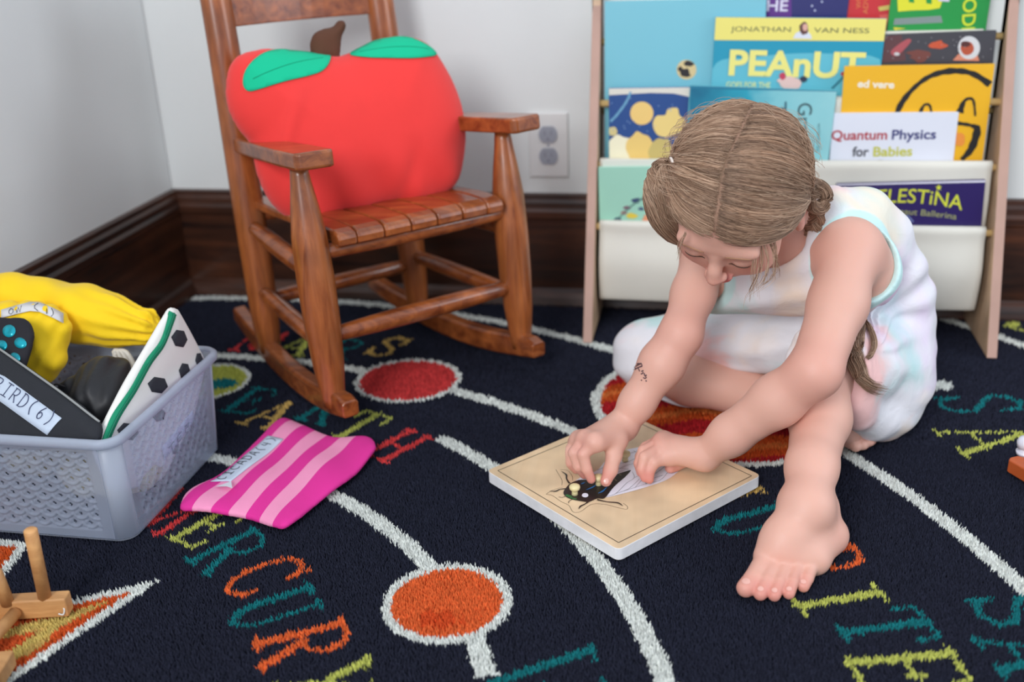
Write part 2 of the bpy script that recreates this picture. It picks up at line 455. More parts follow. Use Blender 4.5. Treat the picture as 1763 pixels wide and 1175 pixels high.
HAND = {
 'B': [[(0.1, 0), (0.12, 1)], [(0, 0.97), (0.6, 0.95), (0.7, 0.75), (0.55, 0.55), (0.12, 0.5)], [(0.12, 0.5), (0.7, 0.42), (0.8, 0.2), (0.6, 0.02), (0, 0)]],
 'I': [[(0.5, 0), (0.5, 1)], [(0.15, 1), (0.85, 1)], [(0.15, 0), (0.85, 0)]],
 'R': [[(0.1, 0), (0.12, 1)], [(0, 0.97), (0.6, 0.95), (0.72, 0.72), (0.5, 0.5), (0.12, 0.48)], [(0.35, 0.48), (0.8, 0)]],
 'D': [[(0.12, 0), (0.12, 1)], [(0, 1), (0.5, 0.95), (0.85, 0.6), (0.75, 0.2), (0.4, 0), (0, 0.0)]],
 'C': [[(0.8, 0.85), (0.5, 1), (0.15, 0.7), (0.12, 0.3), (0.4, 0.0), (0.8, 0.1)]],
 'A': [[(0.05, 0), (0.45, 1), (0.85, 0)], [(0.2, 0.35), (0.7, 0.35)]],
 '(': [[(0.6, 1.1), (0.3, 0.7), (0.3, 0.3), (0.6, -0.1)]],
 ')': [[(0.2, 1.1), (0.5, 0.7), (0.5, 0.3), (0.2, -0.1)]],
 '6': [[(0.6, 0.95), (0.3, 0.6), (0.2, 0.25), (0.4, 0.02), (0.65, 0.1), (0.7, 0.35), (0.45, 0.5), (0.22, 0.3)]],
 '4': [[(0.25, 0.95), (0.2, 0.45), (0.75, 0.45)], [(0.65, 0.95), (0.65, 0.0)]],
 '9': [[(0.7, 0.75), (0.45, 0.98), (0.22, 0.75), (0.45, 0.5), (0.7, 0.7), (0.65, 0.0)]],
 'O': [[(0.5, 1), (0.15, 0.7), (0.15, 0.3), (0.5, 0), (0.85, 0.3), (0.85, 0.7), (0.5, 1)]],
 'W': [[(0, 1), (0.25, 0), (0.5, 0.8), (0.75, 0), (1, 1)]],
 'S': [[(0.8, 0.85), (0.5, 1), (0.2, 0.8), (0.5, 0.5), (0.8, 0.25), (0.5, 0), (0.15, 0.15)]],
 'N': [[(0.1, 0), (0.1, 1), (0.8, 0), (0.8, 1)]],
 'F': [[(0.2, 0), (0.2, 1), (0.8, 1)], [(0.2, 0.55), (0.65, 0.55)]],
 'E': [[(0.8, 1), (0.2, 1), (0.2, 0), (0.8, 0)], [(0.2, 0.5), (0.65, 0.5)]],
 'T': [[(0.5, 0), (0.5, 1)], [(0.1, 1), (0.9, 1)]],
 'K': [[(0.2, 0), (0.2, 1)], [(0.8, 1), (0.2, 0.45), (0.85, 0)]],
 ' ': [],
}
def handwriting(cush, text, p0, p1, hgt, name, m, parent, r=0.0006, off=0.0022, side=1, adv=1.0):
    p0 = np.asarray(p0, float); p1 = np.asarray(p1, float)
    d = p1-p0; L = np.linalg.norm(d); d /= L; up = np.array([-d[1], d[0]])
    w = L/len(text); mb = MB()
    for i, ch in enumerate(text):
        for st in HAND[ch]:
            q = np.array([p0+d*(w*(i+0.08+0.8*a[0]))+up*hgt*a[1] for a in st])
            q = spline(q, max(8, 4*len(q))) if len(q) > 2 else q
            mb.tube(cush.pt(q[:, 0], q[:, 1], off, side), r, n=5)
    return mb.build(name, m, parent, smooth=True)

# ================================================================== SETTING
WALLY, WALLX, BBT = 1.843, -1.036, 0.02
m_wall = mat('wall_paint', (226, 228, 226), 0.85, bump=0.12, bscale=350, vary=0.015, vscale=3)
m_floor = wood('floor_boards', (58, 34, 20), (104, 66, 38), 0.35, 'X', 3)
m_base = wood('baseboard_wood', (26, 11, 8), (86, 47, 27), 0.38, 'X', 2.2, coat=0.15)
m_base_l = wood('baseboard_wood_side', (26, 11, 8), (86, 47, 27), 0.38, 'Y', 2.2, coat=0.15)
def struct(o): o['kind'] = 'structure'; return o
b = MB(); b.box((0.6, 0.2, -0.045), (1.75, 1.75, 0.03)); struct(b.build('floor', m_floor))
b = MB(); b.box((0.6, WALLY+0.05, 1.2), (1.75, 0.05, 1.3)); struct(b.build('wall_back', m_wall))
b = MB(); b.box((WALLX-0.05, 0.3, 1.2), (0.05, 1.54, 1.3)); struct(b.build('wall_left', m_wall))
prof = [(0, -0.015), (0.034, -0.015), (0.036, -0.005), (0.033, 0.008), (0.027, 0.017), (0.02, 0.022), (0.0185, 0.024),
        (0.0185, 0.155), (0.021, 0.158), (0.021, 0.170), (0.017, 0.176), (0.0165, 0.186), (0.013, 0.192), (0.0125, 0.200), (0, 0.201)]
b = MB(); b.extrude([(q[0], q[1]) for q in prof], (WALLX, WALLY, 0), (0, -1, 0), (0, 0, 1), (3.3, 0, 0)); struct(b.build('baseboard_back', m_base))
b = MB(); b.extrude([(q[0], q[1]) for q in prof], (WALLX, WALLY-0.0, 0), (1, 0, 0), (0, 0, 1), (0, -2.9, 0)); struct(b.build('baseboard_left', m_base_l))

# wall socket
m_plate = mat('outlet_plastic', (222, 221, 219), 0.35)
m_sock = mat('outlet_grey', (158, 161, 172), 0.4)
oc = onplane(945, 249, (0, WALLY, 0), (0, 1, 0))
b = MB(); b.box((oc[0], WALLY-0.003, oc[2]), (0.0355, 0.003, 0.058), bev=0.0025); out = b.build('wall_outlet', m_plate, smooth=False)
tag(out, 'white electrical outlet plate with two grey sockets on back wall', 'electrical outlet')
for dz in (0.0195, -0.0195):
    b = MB(); poly = [(0.0165*math.cos(a)*1.0, max(-0.0145, min(0.0145, 0.0175*math.sin(a)))) for a in np.linspace(0, 2*math.pi, 40, endpoint=False)]
    b.extrude(poly, (oc[0], WALLY-0.006, oc[2]+dz), (1, 0, 0), (0, 0, 1), (0, -0.003, 0)); s = b.build('socket', m_sock, out)
    b = MB()
    for dx in (-0.006, 0.006): b.box((oc[0]+dx, WALLY-0.0091, oc[2]+dz+0.003), (0.0009, 0.0004, 0.004))
    b.box((oc[0], WALLY-0.0091, oc[2]+dz-0.008), (0.002, 0.0004, 0.002)); b.build('slot', mat('slot_dark', (128, 131, 142), 0.6), s)
b = MB(); b.tube([(oc[0], WALLY-0.0055, oc[2]), (oc[0], WALLY-0.0068, oc[2])], 0.0028, 14); b.build('screw', m_sock, out)

# ================================================================== RUG
NAVY, WHITE, TEAL, YEL, ORG, RED, TAN = [np.array(lin(c)[:3]) for c in
    ((37, 39, 53), (226, 229, 222), (26, 116, 120), (190, 194, 96), (228, 104, 54), (214, 66, 66), (205, 170, 96))]
DKRED = np.array(lin((176, 34, 40))[:3]); DKORG = np.array(lin((205, 84, 36))[:3]); GRNY = np.array(lin((178, 182, 82))[:3])
SUN = np.array([-0.812, 0.560])
def seg_d(x, y, a, b):
    e = np.array(b)-np.array(a); t = np.clip(((x-a[0])*e[0]+(y-a[1])*e[1])/(e@e+1e-12), 0, 1)
    return np.hypot(x-a[0]-t*e[0], y-a[1]-t*e[1])
def G2(x, y): return P(x, y, 0.0)[:2]
LETTERS = [  # char, pixel centre, colour, height, width, twist in degrees
 ('M', (448, 586), RED, 0.085, 0.075, 0), ('A', (512, 592), YEL, 0.085, 0.065, 0), ('R', (590, 598), TEAL, 0.085, 0.06, 0), ('S', (668, 594), TAN, 0.085, 0.055, 0),
 ('E', (432, 687), TEAL, 0.085, 0.055, 0), ('A', (468, 710), TAN, 0.085, 0.065, 0), ('R', (563, 703), TEAL, 0.085, 0.06, 0), ('T', (618, 730), YEL, 0.085, 0.055, 0), ('H', (684, 764), RED, 0.085, 0.052, 0),
 ('M', (292, 876), RED, 0.09, 0.07, 0), ('E', (362, 903), YEL, 0.085, 0.05, 0), ('R', (396, 945), TEAL, 0.085, 0.055, 0), ('C', (456, 988), ORG, 0.088, 0.055, 0), ('U', (472, 1044), TEAL, 0.088, 0.056, 0), ('R', (522, 1104), ORG, 0.088, 0.058, 0), ('Y', (555, 1172), YEL, 0.09, 0.055, 0),
 ('V', (940, 1160), TEAL, 0.105, 0.075, 0),
 ('J', (1252, 850), TAN, 0.09, 0.05, 0), ('U', (1298, 893), TEAL, 0.10, 0.052, 0), ('P', (1412, 962), ORG, 0.095, 0.05, 0), ('I', (1446, 1028), YEL, 0.092, 0.06, 0), ('T', (1524, 1076), TEAL, 0.09, 0.055, 0), ('E', (1566, 1150), YEL, 0.1, 0.06, 0),
 ('S', (1688, 692), TEAL, 0.118, 0.068, -22), ('A', (1706, 750), YEL, 0.12, 0.085, -11),
 ('S', (1748, 1046), TEAL, 0.08, 0.06, 0), ('A', (1772, 1120), TEAL, 0.08, 0.06, 0),
 ('S', (1775, 556), YEL, 0.08, 0.06, 0),
]
SP = {k: [G2(*q) for q in v] for k, v in dict(
    spike=[(278, 993), (-10, 1190), (-420, 1300), (-300, 1060), (0, 1056), (150, 1022)],
    spike2=[(52, 930), (0, 1000), (-40, 1070), (-300, 1060), (-300, 900)]).items()}
def rug_color(x, y):
    n = len(x)
    # ragged pile edge
    jx, jy = x+rng.normal(0, 0.0011, n), y+rng.normal(0, 0.0011, n)
    C = np.tile(NAVY, (n, 1))
    def put(m, c): C[m] = c
    def orbit(c, r, w, a0, a1):
        d = np.hypot(jx-c[0], jy-c[1]); a = np.degrees(np.arctan2(jy-c[1], jx-c[0]))
        put((np.abs(d-r) < w/2) & (a > a0) & (a < a1), WHITE)
    orbit((-0.779, 0.551), 0.629, 0.021, 22, 130)
    orbit((-0.861, 0.542), 0.875, 0.021, 2, 55.5)
    orbit((-0.861, 0.542), 0.875, 0.021, 81, 130)
    orbit((-0.823, 0.417), 1.095, 0.021, 46, 120)
    orbit((-0.811, 0.560), 1.233, 0.021, -20, 120)
    d = np.hypot(jx+0.811, jy-0.56)
    a = np.degrees(np.arctan2(jy-0.56, jx+0.811))
    put((np.abs(d-1.735) < 0.01) & (a > -10) & (a < 62), WHITE)
    def planet(c, r, col, ry=None, ang=0, edge=0.011):
        ca, sa = math.cos(math.radians(ang)), math.sin(math.radians(ang))
        u = (jx-c[0])*ca+(jy-c[1])*sa; v = -(jx-c[0])*sa+(jy-c[1])*ca
        k = np.hypot(u/r, v/(ry or r)); put(k < 1, WHITE); q = k < 1-edge/r; put(q, col); return q, u, v
    q, u, v = planet((-0.263, 0.897), 0.0705, ORG, 0.0705)
    put(q & (np.hypot(u-0.0, (v+0.03)/0.6) < 0.022+0.006*np.sin(u*300)), lin((214, 82, 40))[:3])
    planet((-0.463, 1.450), 0.0855, RED, 0.083, edge=0.009)
    q, u, v = planet((-0.788, 1.408), 0.071, GRNY, 0.071, edge=0.007)
    put(q & (np.hypot((u-0.028)/1.3, v+0.005) < 0.020), TEAL)
    q, u, v = planet((0.036, 1.425), 0.203, DKORG, 0.195, edge=0.014)
    w = (v-0.25*u)+0.012*np.sin(u*22)+0.006*np.sin(u*61+1)
    band = np.sin(w*62+0.8)
    put(q & (band > 0.25), DKRED); put(q & (band < -0.86), lin((224, 120, 60))[:3])
    # blazing sun rays
    for key in ('spike', 'spike2'):
        D = poly_sd(SP[key], jx, jy)
        put(D > 0, WHITE); put(D > 0.012, DKORG)
        put(D > 0.0225+0.0, lin((222, 96, 48))[:3])
        put((D > 0.024+0.004*np.sin((jx-jy)*120)) & (D < 0.052), TAN if key == 'spike' else ORG)
        put((D > 0.030) & (D < 0.041) & (key == 'spike'), lin((214, 186, 104))[:3])
        put(D > 0.045, lin((216, 92, 46))[:3])
    # little stars between the planets
    for sx, sy, r in ((1618, 660, 0.020), (1745, 556, 0.012)):
        c = G2(sx, sy); dd = np.hypot(jx-c[0], (jy-c[1])*1.2); put(dd < r, WHITE if sx == 1618 else YEL)
    for ch, pc, col, h, wd, tw in LETTERS:
        c = G2(*pc); up = nrm(c-SUN); t = math.radians(tw)
        up = np.array([up[0]*math.cos(t)-up[1]*math.sin(t), up[0]*math.sin(t)+up[1]*math.cos(t)]); rt = np.array([up[1], -up[0]])
        u = ((jx-c[0])*rt[0]+(jy-c[1])*rt[1])/wd+0.5; v = ((jx-c[0])*up[0]+(jy-c[1])*up[1])/h+0.5
        near = np.nonzero((u > -0.2) & (u < 1.2) & (v > -0.2) & (v < 1.2))[0]
        if not len(near): continue
        uu, vv = u[near]*wd, v[near]*h
        hit = np.zeros(len(near), bool)
        for pts, th in SERIF[ch]:
            q = [(p[0]*wd, p[1]*h) for p in pts]
            for i in range(len(q)-1): hit |= seg_d(uu, vv, q[i], q[i+1]) < max(th*0.052, 0.0045)*0.60
        C[near[hit]] = col
    return C
RX0, RX1, RY0, RY1 = -1.0, 1.25, 0.25, 1.803
st = 0.005
gx, gy = np.meshgrid(np.arange(RX0, RX1, st), np.arange(RY0, RY1, st), indexing='ij')
nx, ny = gx.shape
vx, vy = gx.ravel(), gy.ravel()
top = np.stack([vx, vy, np.full(nx*ny, -0.0062)], 1)
id_ = np.arange(nx*ny).reshape(nx, ny)
q1 = np.stack([id_[:-1, :-1], id_[1:, :-1], id_[1:, 1:], id_[:-1, 1:]], -1).reshape(-1, 4)
q2 = q1[:, ::-1]+nx*ny
rim = np.concatenate([id_[:, 0], id_[-1, 1:], id_[-2::-1, -1], id_[0, -2:0:-1]])
rn = np.roll(rim, -1)
q3 = np.stack([rim, rim+nx*ny, rn+nx*ny, rn], 1)[:, ::-1]
bot = top.copy(); bot[:, 2] = -0.0148
cc = rug_color(vx, vy)*0.6
m_rug = mat('rug_wool', (40, 40, 50), 0.95, attr=True, bump=0.5, bscale=700, spec=0.1)
m_pile = mat('rug_pile', (40, 40, 50), 0.95, attr=True, spec=0.12, sheen=0.0)
rug = mesh_obj('rug', np.concatenate([top, bot]), np.concatenate([q1, q2, q3]), m_rug, None, False, np.concatenate([cc, cc]))
tag(rug, 'dark navy solar system rug with planets, white orbits and coloured letters', 'rug')
# tufts of pile where the photo can see them
def tufts(x0, x1, y0, y1, s, r, hgt):
    X, Y = np.meshgrid(np.arange(x0, x1, s), np.arange(y0, y1, s)); X = X.ravel(); Y = Y.ravel()
    X = X+rng.uniform(-s*0.55, s*0.55, len(X)); Y = Y+rng.uniform(-s*0.55, s*0.55, len(Y))
    z = np.zeros(len(X)); dpt = (np.stack([X, Y, z], 1)-CAM)
    zc = dpt@CF; px = CX+FPX*(dpt@CR)/zc; py = CY-FPX*(dpt@CU)/zc
    k = (px > -350) & (px < 2100) & (py < 1450) & (X > RX0+0.004) & (X < RX1-0.006) & (Y > RY0) & (Y < RY1-0.005)
    X, Y = X[k], Y[k]; n = len(X)
    a = rng.uniform(0, 2*math.pi, n); rr = r*rng.uniform(0.75, 1.3, n); hh = hgt*rng.uniform(0.75, 1.1, n)
    lx, ly = rng.normal(0, 0.0011, n), rng.normal(-0.0003, 0.0011, n)
    V = np.zeros((n, 4, 3))
    for i in range(3):
        V[:, i, 0] = X+rr*np.cos(a+i*2.094); V[:, i, 1] = Y+rr*np.sin(a+i*2.094); V[:, i, 2] = -0.0064
    V[:, 3, 0] = X+lx; V[:, 3, 1] = Y+ly; V[:, 3, 2] = -0.0064+hh
    F = np.array([[0, 1, 3], [1, 2, 3], [2, 0, 3]])[None]+4*np.arange(n)[:, None, None]
    c = rug_color(X, Y)*rng.uniform(0.72, 1.22, n)[:, None]
    return V.reshape(-1, 3), F.reshape(-1, 3), np.repeat(c, 4, axis=0)
A = tufts(RX0, 0.85, 0.52, 1.32, 0.0023, 0.0019, 0.0066)
B = tufts(RX0, 1.2, 1.32, RY1, 0.0034, 0.0028, 0.0066)
V = np.concatenate([A[0], B[0]]); F_ = np.concatenate([A[1], B[1]+len(A[0])]); Cc = np.concatenate([A[2], B[2]])
pile = mesh_obj('pile', V, F_, m_pile, rug, True, Cc); pile['kind'] = 'stuff'

# ================================================================== ROCKING CHAIR
CO = np.array([-0.4047, 1.3929]); TC = math.radians(46.06); cc_, ss_ = math.cos(TC), math.sin(TC)
def ch(x, y, z): return np.array([CO[0]+cc_*x-ss_*y, CO[1]+ss_*x+cc_*y, z])
AXC = np.array([[cc_, ss_, 0], [-ss_, cc_, 0], [0, 0, 1.0]])
m_ch = wood('chair_wood', (112, 52, 22), (182, 106, 54), 0.32, 'Z', 5, coat=0.35, ramp=(0.3, 0.72))
m_ch_arm = wood('chair_arm_wood', (110, 50, 22), (178, 100, 50), 0.28, 'X', 5, coat=0.45)
chair = empty('rocking_chair', ch(0, 0.15, 0))
tag(chair, "child's brown wooden rocking chair with slatted seat, standing in the corner", 'rocking chair')
Wf, Wb, Wt = 0.1653, 0.1424, 0.1363
fy = lambda z: 0.0311*(z-0.05)/(0.3845-0.05)
py_ = lambda z: 0.2827+0.0779*(z-0.0218)
wb_ = lambda z: Wb+(Wt-Wb)*(z-0.0218)/0.6
for s in (-1, 1):
    b = MB(); zs = np.linspace(0.035, 0.378, 26)
    rad = np.interp(zs, [0.035, 0.06, 0.10, 0.16, 0.22, 0.28, 0.32, 0.35, 0.378], [0.0155, 0.018, 0.0225, 0.0255, 0.0262, 0.0245, 0.0195, 0.0148, 0.0115])
    b.tube([ch(s*Wf, fy(z), z) for z in zs], rad, 28); b.build('leg', m_ch, chair, smooth=True)
    b = MB(); zs = np.linspace(0.02, 0.66, 30)
    rad = np.interp(zs, [0.02, 0.06, 0.12, 0.25, 0.4, 0.66], [0.017, 0.0215, 0.024, 0.025, 0.0245, 0.0225])
    lean = lambda z: py_(z)+0.05*max(0, z-0.5)
    b.tube([ch(s*wb_(z), lean(z), z) for z in zs], rad, 24, flat=0.85, side=AXC[0]); b.build('back_post', m_ch, chair, smooth=True)
    # rocker: bent runner of rectangular section
    b = MB(); ys = np.linspace(-0.05, 0.43, 30)
    bot_ = np.array([max(0.0, 0.0015+(y-0.2)**2/2/0.95-0.0) for y in ys]); hgt = np.interp(ys, [-0.05, -0.03, 0.0, 0.1, 0.3, 0.43], [0.024, 0.034, 0.036, 0.036, 0.036, 0.026])
    n = len(ys); vs = []
    for y, z0, hh in zip(ys, bot_, hgt):
        for dx, dz in ((-0.0125, 0.003), (-0.0095, 0), (0.0095, 0), (0.0125, 0.003), (0.0125, hh-0.004), (0.0085, hh), (-0.0085, hh), (-0.0125, hh-0.004)):
            vs.append(ch(s*(Wf-0.002-(0.02*(y/0.28) if y > 0 else 0))+dx, y, z0+dz))
    fs = [[i*8+k, i*8+(k+1) % 8, (i+1)*8+(k+1) % 8, (i+1)*8+k] for i in range(n-1) for k in range(8)]+[list(range(8))[::-1], [(n-1)*8+k for k in range(8)]]
    b.add(vs, fs); b.build('rocker', m_ch_arm, chair, bevel=0.002)
    # arm
    b = MB(); L0, L1 = -0.035, 0.30
    outl = [(L0, -0.021), (L0+0.006, -0.027), (0.05, -0.027), (0.18, -0.021), (L1, -0.013), (L1, 0.013), (0.18, 0.021), (0.05, 0.027), (L0+0.006, 0.027), (L0, 0.021)]
    z0, z1 = 0.3815, 0.352
    o0 = ch(s*Wf, 0.0, z0); up = AXC[2]; fw = nrm(ch(s*(wb_(0.36)), 0.30, z1)-ch(s*Wf, 0.0, z0))
    sd = np.cross(fw, up)
    b.extrude(outl, o0-up*0.002, fw, sd, np.cross(sd, fw)*0.023); b.build('arm', m_ch_arm, chair, bevel=0.005)
    # side stretchers
    for za, zb, r in ((0.122, 0.125, 0.0125), (0.225, 0.231, 0.0135)):
        b = MB(); a0, a1 = ch(s*Wf, fy(za), za), ch(s*wb_(zb), py_(zb), zb)
        b.tube([a0+(a1-a0)*t for t in np.linspace(0, 1, 9)], [r*0.75, r*0.9, r, r*1.05, r*1.05, r*1.05, r, r*0.9, r*0.75], 16); b.build('stretcher' if za < 0.2 else 'seat_rail', m_ch_arm, chair, smooth=True)
for za, ya, w, nm, r in ((0.137, fy(0.137), Wf, 'stretcher', 0.0135), (0.2562, fy(0.256)-0.004, Wf, 'seat_rail', 0.0125), (0.1084, py_(0.108), Wb, 'stretcher', 0.0125), (0.245, py_(0.245), Wb, 'seat_rail', 0.012)):
    b = MB(); a0, a1 = ch(-w, ya, za), ch(w, ya, za)
    b.tube([a0+(a1-a0)*t for t in np.linspace(0, 1, 9)], [r*0.75, r*0.9, r, r*1.05, r*1.05, r*1.05, r, r*0.9, r*0.75], 16); b.build(nm, m_ch_arm, chair, smooth=True)
# seat slats run front to back, rounded over the front rail
for k in range(7):
    w = 0.0415; x0 = (k-3)*0.0432
    sc = 1.0
    prof2 = [(-0.028, 0.0), (-0.032, 0.004), (-0.033, 0.012), (-0.029, 0.019), (-0.015, 0.0235), (0.03, 0.023), (0.10, 0.017), (0.2, 0.012), (0.285, 0.010), (0.285, -0.004), (0.2, -0.002), (0.10, 0.003), (0.0, 0.004)]
    b = MB(); tx = x0*(1.0)
    base = ch(tx-w/2, fy(0.256)+0.004, 0.256+0.0075)
    if k in (0, 6): w2 = 0.0285; base = ch(-0.1365 if k == 0 else 0.108, fy(0.256)+0.004, 0.2635)
    else: w2 = w
    b.extrude(prof2, base, AXC[1], AXC[2], AXC[0]*w2); b.build('seat_slat', m_ch_arm, chair, bevel=0.0035)
# backrest slats
for zb, zt, in ((0.532, 0.625),):
    b = MB(); p = [ch(-wb_(zb), py_(zb)+0.002, zb), ch(wb_(zb), py_(zb)+0.002, zb)]
    n = 14; vs = []; hh = zt-zb
    for i in range(n+1):
        t = i/n; x = -wb_(zb)+2*wb_(zb)*t; bow = 0.018*math.sin(math.pi*t)
        for dy, dz in ((-0.006, 0), (0.006, 0), (0.006, hh), (-0.006, hh)):
            vs.append(ch(x, py_(zb)+bow+dy+0.08*dz, zb+dz))
    fs = [[i*4+k, i*4+(k+1) % 4, (i+1)*4+(k+1) % 4, (i+1)*4+k] for i in range(n) for k in range(4)]+[[0, 1, 2, 3], [n*4+3, n*4+2, n*4+1, n*4]]
    b.add(vs, fs); b.build('back_slat', m_ch_arm, chair, bevel=0.002)

# ------------------------------------------------------------------ apple cushion
th = math.radians(34)
pu = np.array([math.cos(th), math.sin(th), 0]); pn0 = np.array([math.sin(th), -math.cos(th), 0])   # pn0 towards the camera
lean = math.radians(14)
pv = nrm(-pn0*math.sin(lean)+np.array([0, 0, 1])*math.cos(lean))
po = np.array([-0.535, 1.500, 0.385])
CU0 = Cushion(po, pu, pv, [(0, 0), (1, 0), (0, 1)], 0.07, 0.1)
if np.dot(CU0.w, CAM-po) < 0: CU0.w = -CU0.w
app_px = [(392, 125), (405, 100), (432, 88), (470, 84), (515, 90), (553, 95), (590, 95), (625, 80), (668, 66), (705, 64), (738, 80), (765, 118), (785, 160), (797, 205), (799, 255), (790, 300), (772, 330), (745, 345), (712, 350), (670, 352), (630, 364), (590, 378), (550, 388), (510, 382), (478, 362), (455, 330), (440, 290), (432, 250), (415, 228), (398, 200), (389, 165)]
poly = spline([CU0.uv(*q) for q in app_px], 120, closed=True)
CU0.poly = poly; CU0.T = 0.062; CU0.R = 0.11; CU0.base = 0.001
CU0.wave = lambda U, V: 0.0045*np.sin(U*75+V*35)*np.clip((-0.02-V)*12, 0, 1)+0.007*np.exp(-((U+0.115-(V+0.02)*0.4)/0.012)**2)*np.exp(-((V+0.0)/0.05)**2)-0.006*np.exp(-((U-0.06-(V+0.1)*0.3)/0.014)**2)*np.exp(-((V+0.09)/0.04)**2)
m_red = mat('red_cotton', (240, 56, 52), 0.85, bump=0.25, bscale=900, sheen=0.15, vary=0.02, vscale=30)
m_leaf = mat('green_felt', (0, 190, 142), 0.9, bump=0.3, bscale=600)
m_stem = mat('brown_felt', (92, 56, 38), 0.92, bump=0.4, bscale=500)
apple = CU0.body('apple_cushion', m_red, h=0.0035)
tag(apple, 'red apple shaped cushion with green leaves sitting in the rocking chair', 'cushion')
for lf in ([(412, 150), (416, 128), (432, 108), (456, 93), (490, 87), (530, 90), (563, 94), (560, 110), (545, 128), (520, 138), (480, 148), (440, 160), (420, 163)],
           [(598, 96), (620, 82), (652, 68), (690, 66), (720, 78), (741, 92), (738, 101), (700, 108), (650, 107), (618, 104)]):
    q = spline([CU0.uv(*a) for a in lf], 50, closed=True)
    # follow the bulge: shift towards what the camera sees
    lo = CU0.patch('leaf', m_leaf, q, apple, off=0.0024, step=0.005, thick=0.0014)
    a = q[0]; c = q[len(q)//2]; t = np.linspace(0.1, 0.9, 24)
    mb = MB(); mb.tube(CU0.pt(a[0]+(c[0]-a[0])*t, a[1]+(c[1]-a[1])*t+0.006*np.sin(t*math.pi), 0.0034), 0.0006, 6); mb.build('vein', mat('leaf_stitch', (0, 150, 112), 0.9), lo, smooth=True)
sp = [(536, 96), (534, 75), (541, 58), (556, 50), (572, 46), (582, 36), (592, 37), (595, 48), (588, 65), (585, 94), (580, 106), (545, 106)]
SC = Cushion(po, pu, pv, [(0, 0), (1, 0), (0, 1)], 0.016, 0.018); SC.w = CU0.w
SC.poly = spline([SC.uv(*q) for q in sp], 60, closed=True)
SC.body('stem', m_stem, apple, h=0.002)

# ================================================================== BOOK RACK
m_rk = wood('rack_wood', (188, 152, 118), (214, 182, 150), 0.5, 'Z', 4, ramp=(0.3, 0.7), bump=0.03)
m_rke = mat('rack_edge', (188, 150, 134), 0.55, vary=0.05, vscale=20)
m_canvas = mat('canvas', (226, 222, 210), 0.9, bump=0.35, bscale=1100, vary=0.02, vscale=12)
m_brass = mat('dowel', (222, 190, 130), 0.35)
RXL, RXR = -0.205, 0.4505
def fyr(z): return 1.622+0.325*z                    # leaning front edge of the side panels
rack = empty('book_rack', (0.12, 1.70, 0))
tag(rack, 'light wooden sling book rack with cream canvas pockets against the back wall', 'book rack')
for x0, x1 in ((RXL, RXL+0.015), (RXR-0.015, RXR)):
    b = MB(); sp_ = [(fyr(0), 0.0), (fyr(0)+0.0, 0.0), (1.79, 0.0), (1.808, 0.02), (1.812, 0.62), (1.80, 0.64), (fyr(0.56)+0.01, 0.62), (fyr(0.52), 0.53)]
    b.extrude([sp_[0]]+sp_[2:], (x0, 0, 0), (0, 1, 0), (0, 0, 1), (x1-x0, 0, 0))
    o = b.build('side_panel', m_rk, rack, bevel=0.0015)
    o.data.materials.append(m_rke)
    for p in o.data.polygons:                        # veneered front edge
        if abs(p.normal.y) > 0.6 and p.center.y < 1.80: p.material_index = 1
DY = [1.700, 1.732, 1.762, 1.798]                     # the four front dowels
DZ = []
for Yd, pl in zip(DY, (390, 284, 178, 72)): DZ.append(Q(1050, pl, Yd)[2])
xl, xr = RXL+0.015, RXR-0.015
for Yd, z in zip(DY, DZ):
    b = MB(); b.tube([(xl-0.001, Yd, z), (xr+0.001, Yd, z)], 0.0058, 16); b.build('dowel', m_brass, rack, smooth=True)
    if z < 0.45:
        b = MB(); b.tube([(xl-0.001, min(Yd+0.085, 1.80), z-0.02), (xr+0.001, min(Yd+0.085, 1.80), z-0.02)], 0.0055, 14); b.build('dowel', m_brass, rack, smooth=True)
def sling(i, depth, xa, xb, sag):
    Yd, z = DY[i], DZ[i]
    # profile over the front dowel, down in front, under the books and up behind
    pr = [(Yd+0.0070, z-0.012), (Yd+0.0075, z+0.0045), (Yd, z+0.0092), (Yd-0.0075, z+0.003), (Yd-0.0070, z-0.02), (Yd-0.008-sag*0.25, z-depth*0.5), (Yd-0.006, z-depth+0.012), (Yd+0.004, z-depth+0.001), (Yd+0.03, z-depth+0.004), (Yd+0.045, z-depth+0.03), (Yd+0.052, z-0.03)]
    pr = spline(pr, 60); n = len(pr); m = 60; vs = []
    for j in range(m+1):
        t = j/m; x = xa+(xb-xa)*t
        for k, q in enumerate(pr):
            s = k/n; g = math.exp(-((s-0.45)/0.2)**2)
            wob = 0.0022*math.sin(9*t+3*s)*g+0.0016*math.sin(23*t+8*s+i)*g
            e = 0.006*(abs(2*t-1)**6)*g
            vs.append((x+(0.004 if t > 0.5 else -0.0)*0, q[0]+wob*(0.3 if i > 1 else 1), q[1]+e+0.003*math.sin(5*t+i)*g*0.6))
    fs = [[j*n+k, (j+1)*n+k, (j+1)*n+k+1, j*n+k+1] for j in range(m) for k in range(n-1)]
    o = mesh_obj('canvas_pocket', vs, fs, m_canvas, rack)
    sd = o.modifiers.new('thickness', 'SOLIDIFY'); sd.thickness = 0.0016; sd.offset = 0
sling(0, DZ[0]-P(1043, 513, 0)[2]-0.048, xl+0.006, xr-0.010, 0.03)
sling(1, 0.128, xl+0.004, xr-0.006, 0.012)
sling(2, 0.075, xl+0.024, xr-0.030, 0.0)
sling(3, 0.075, xl+0.024, xr-0.030, 0.0)

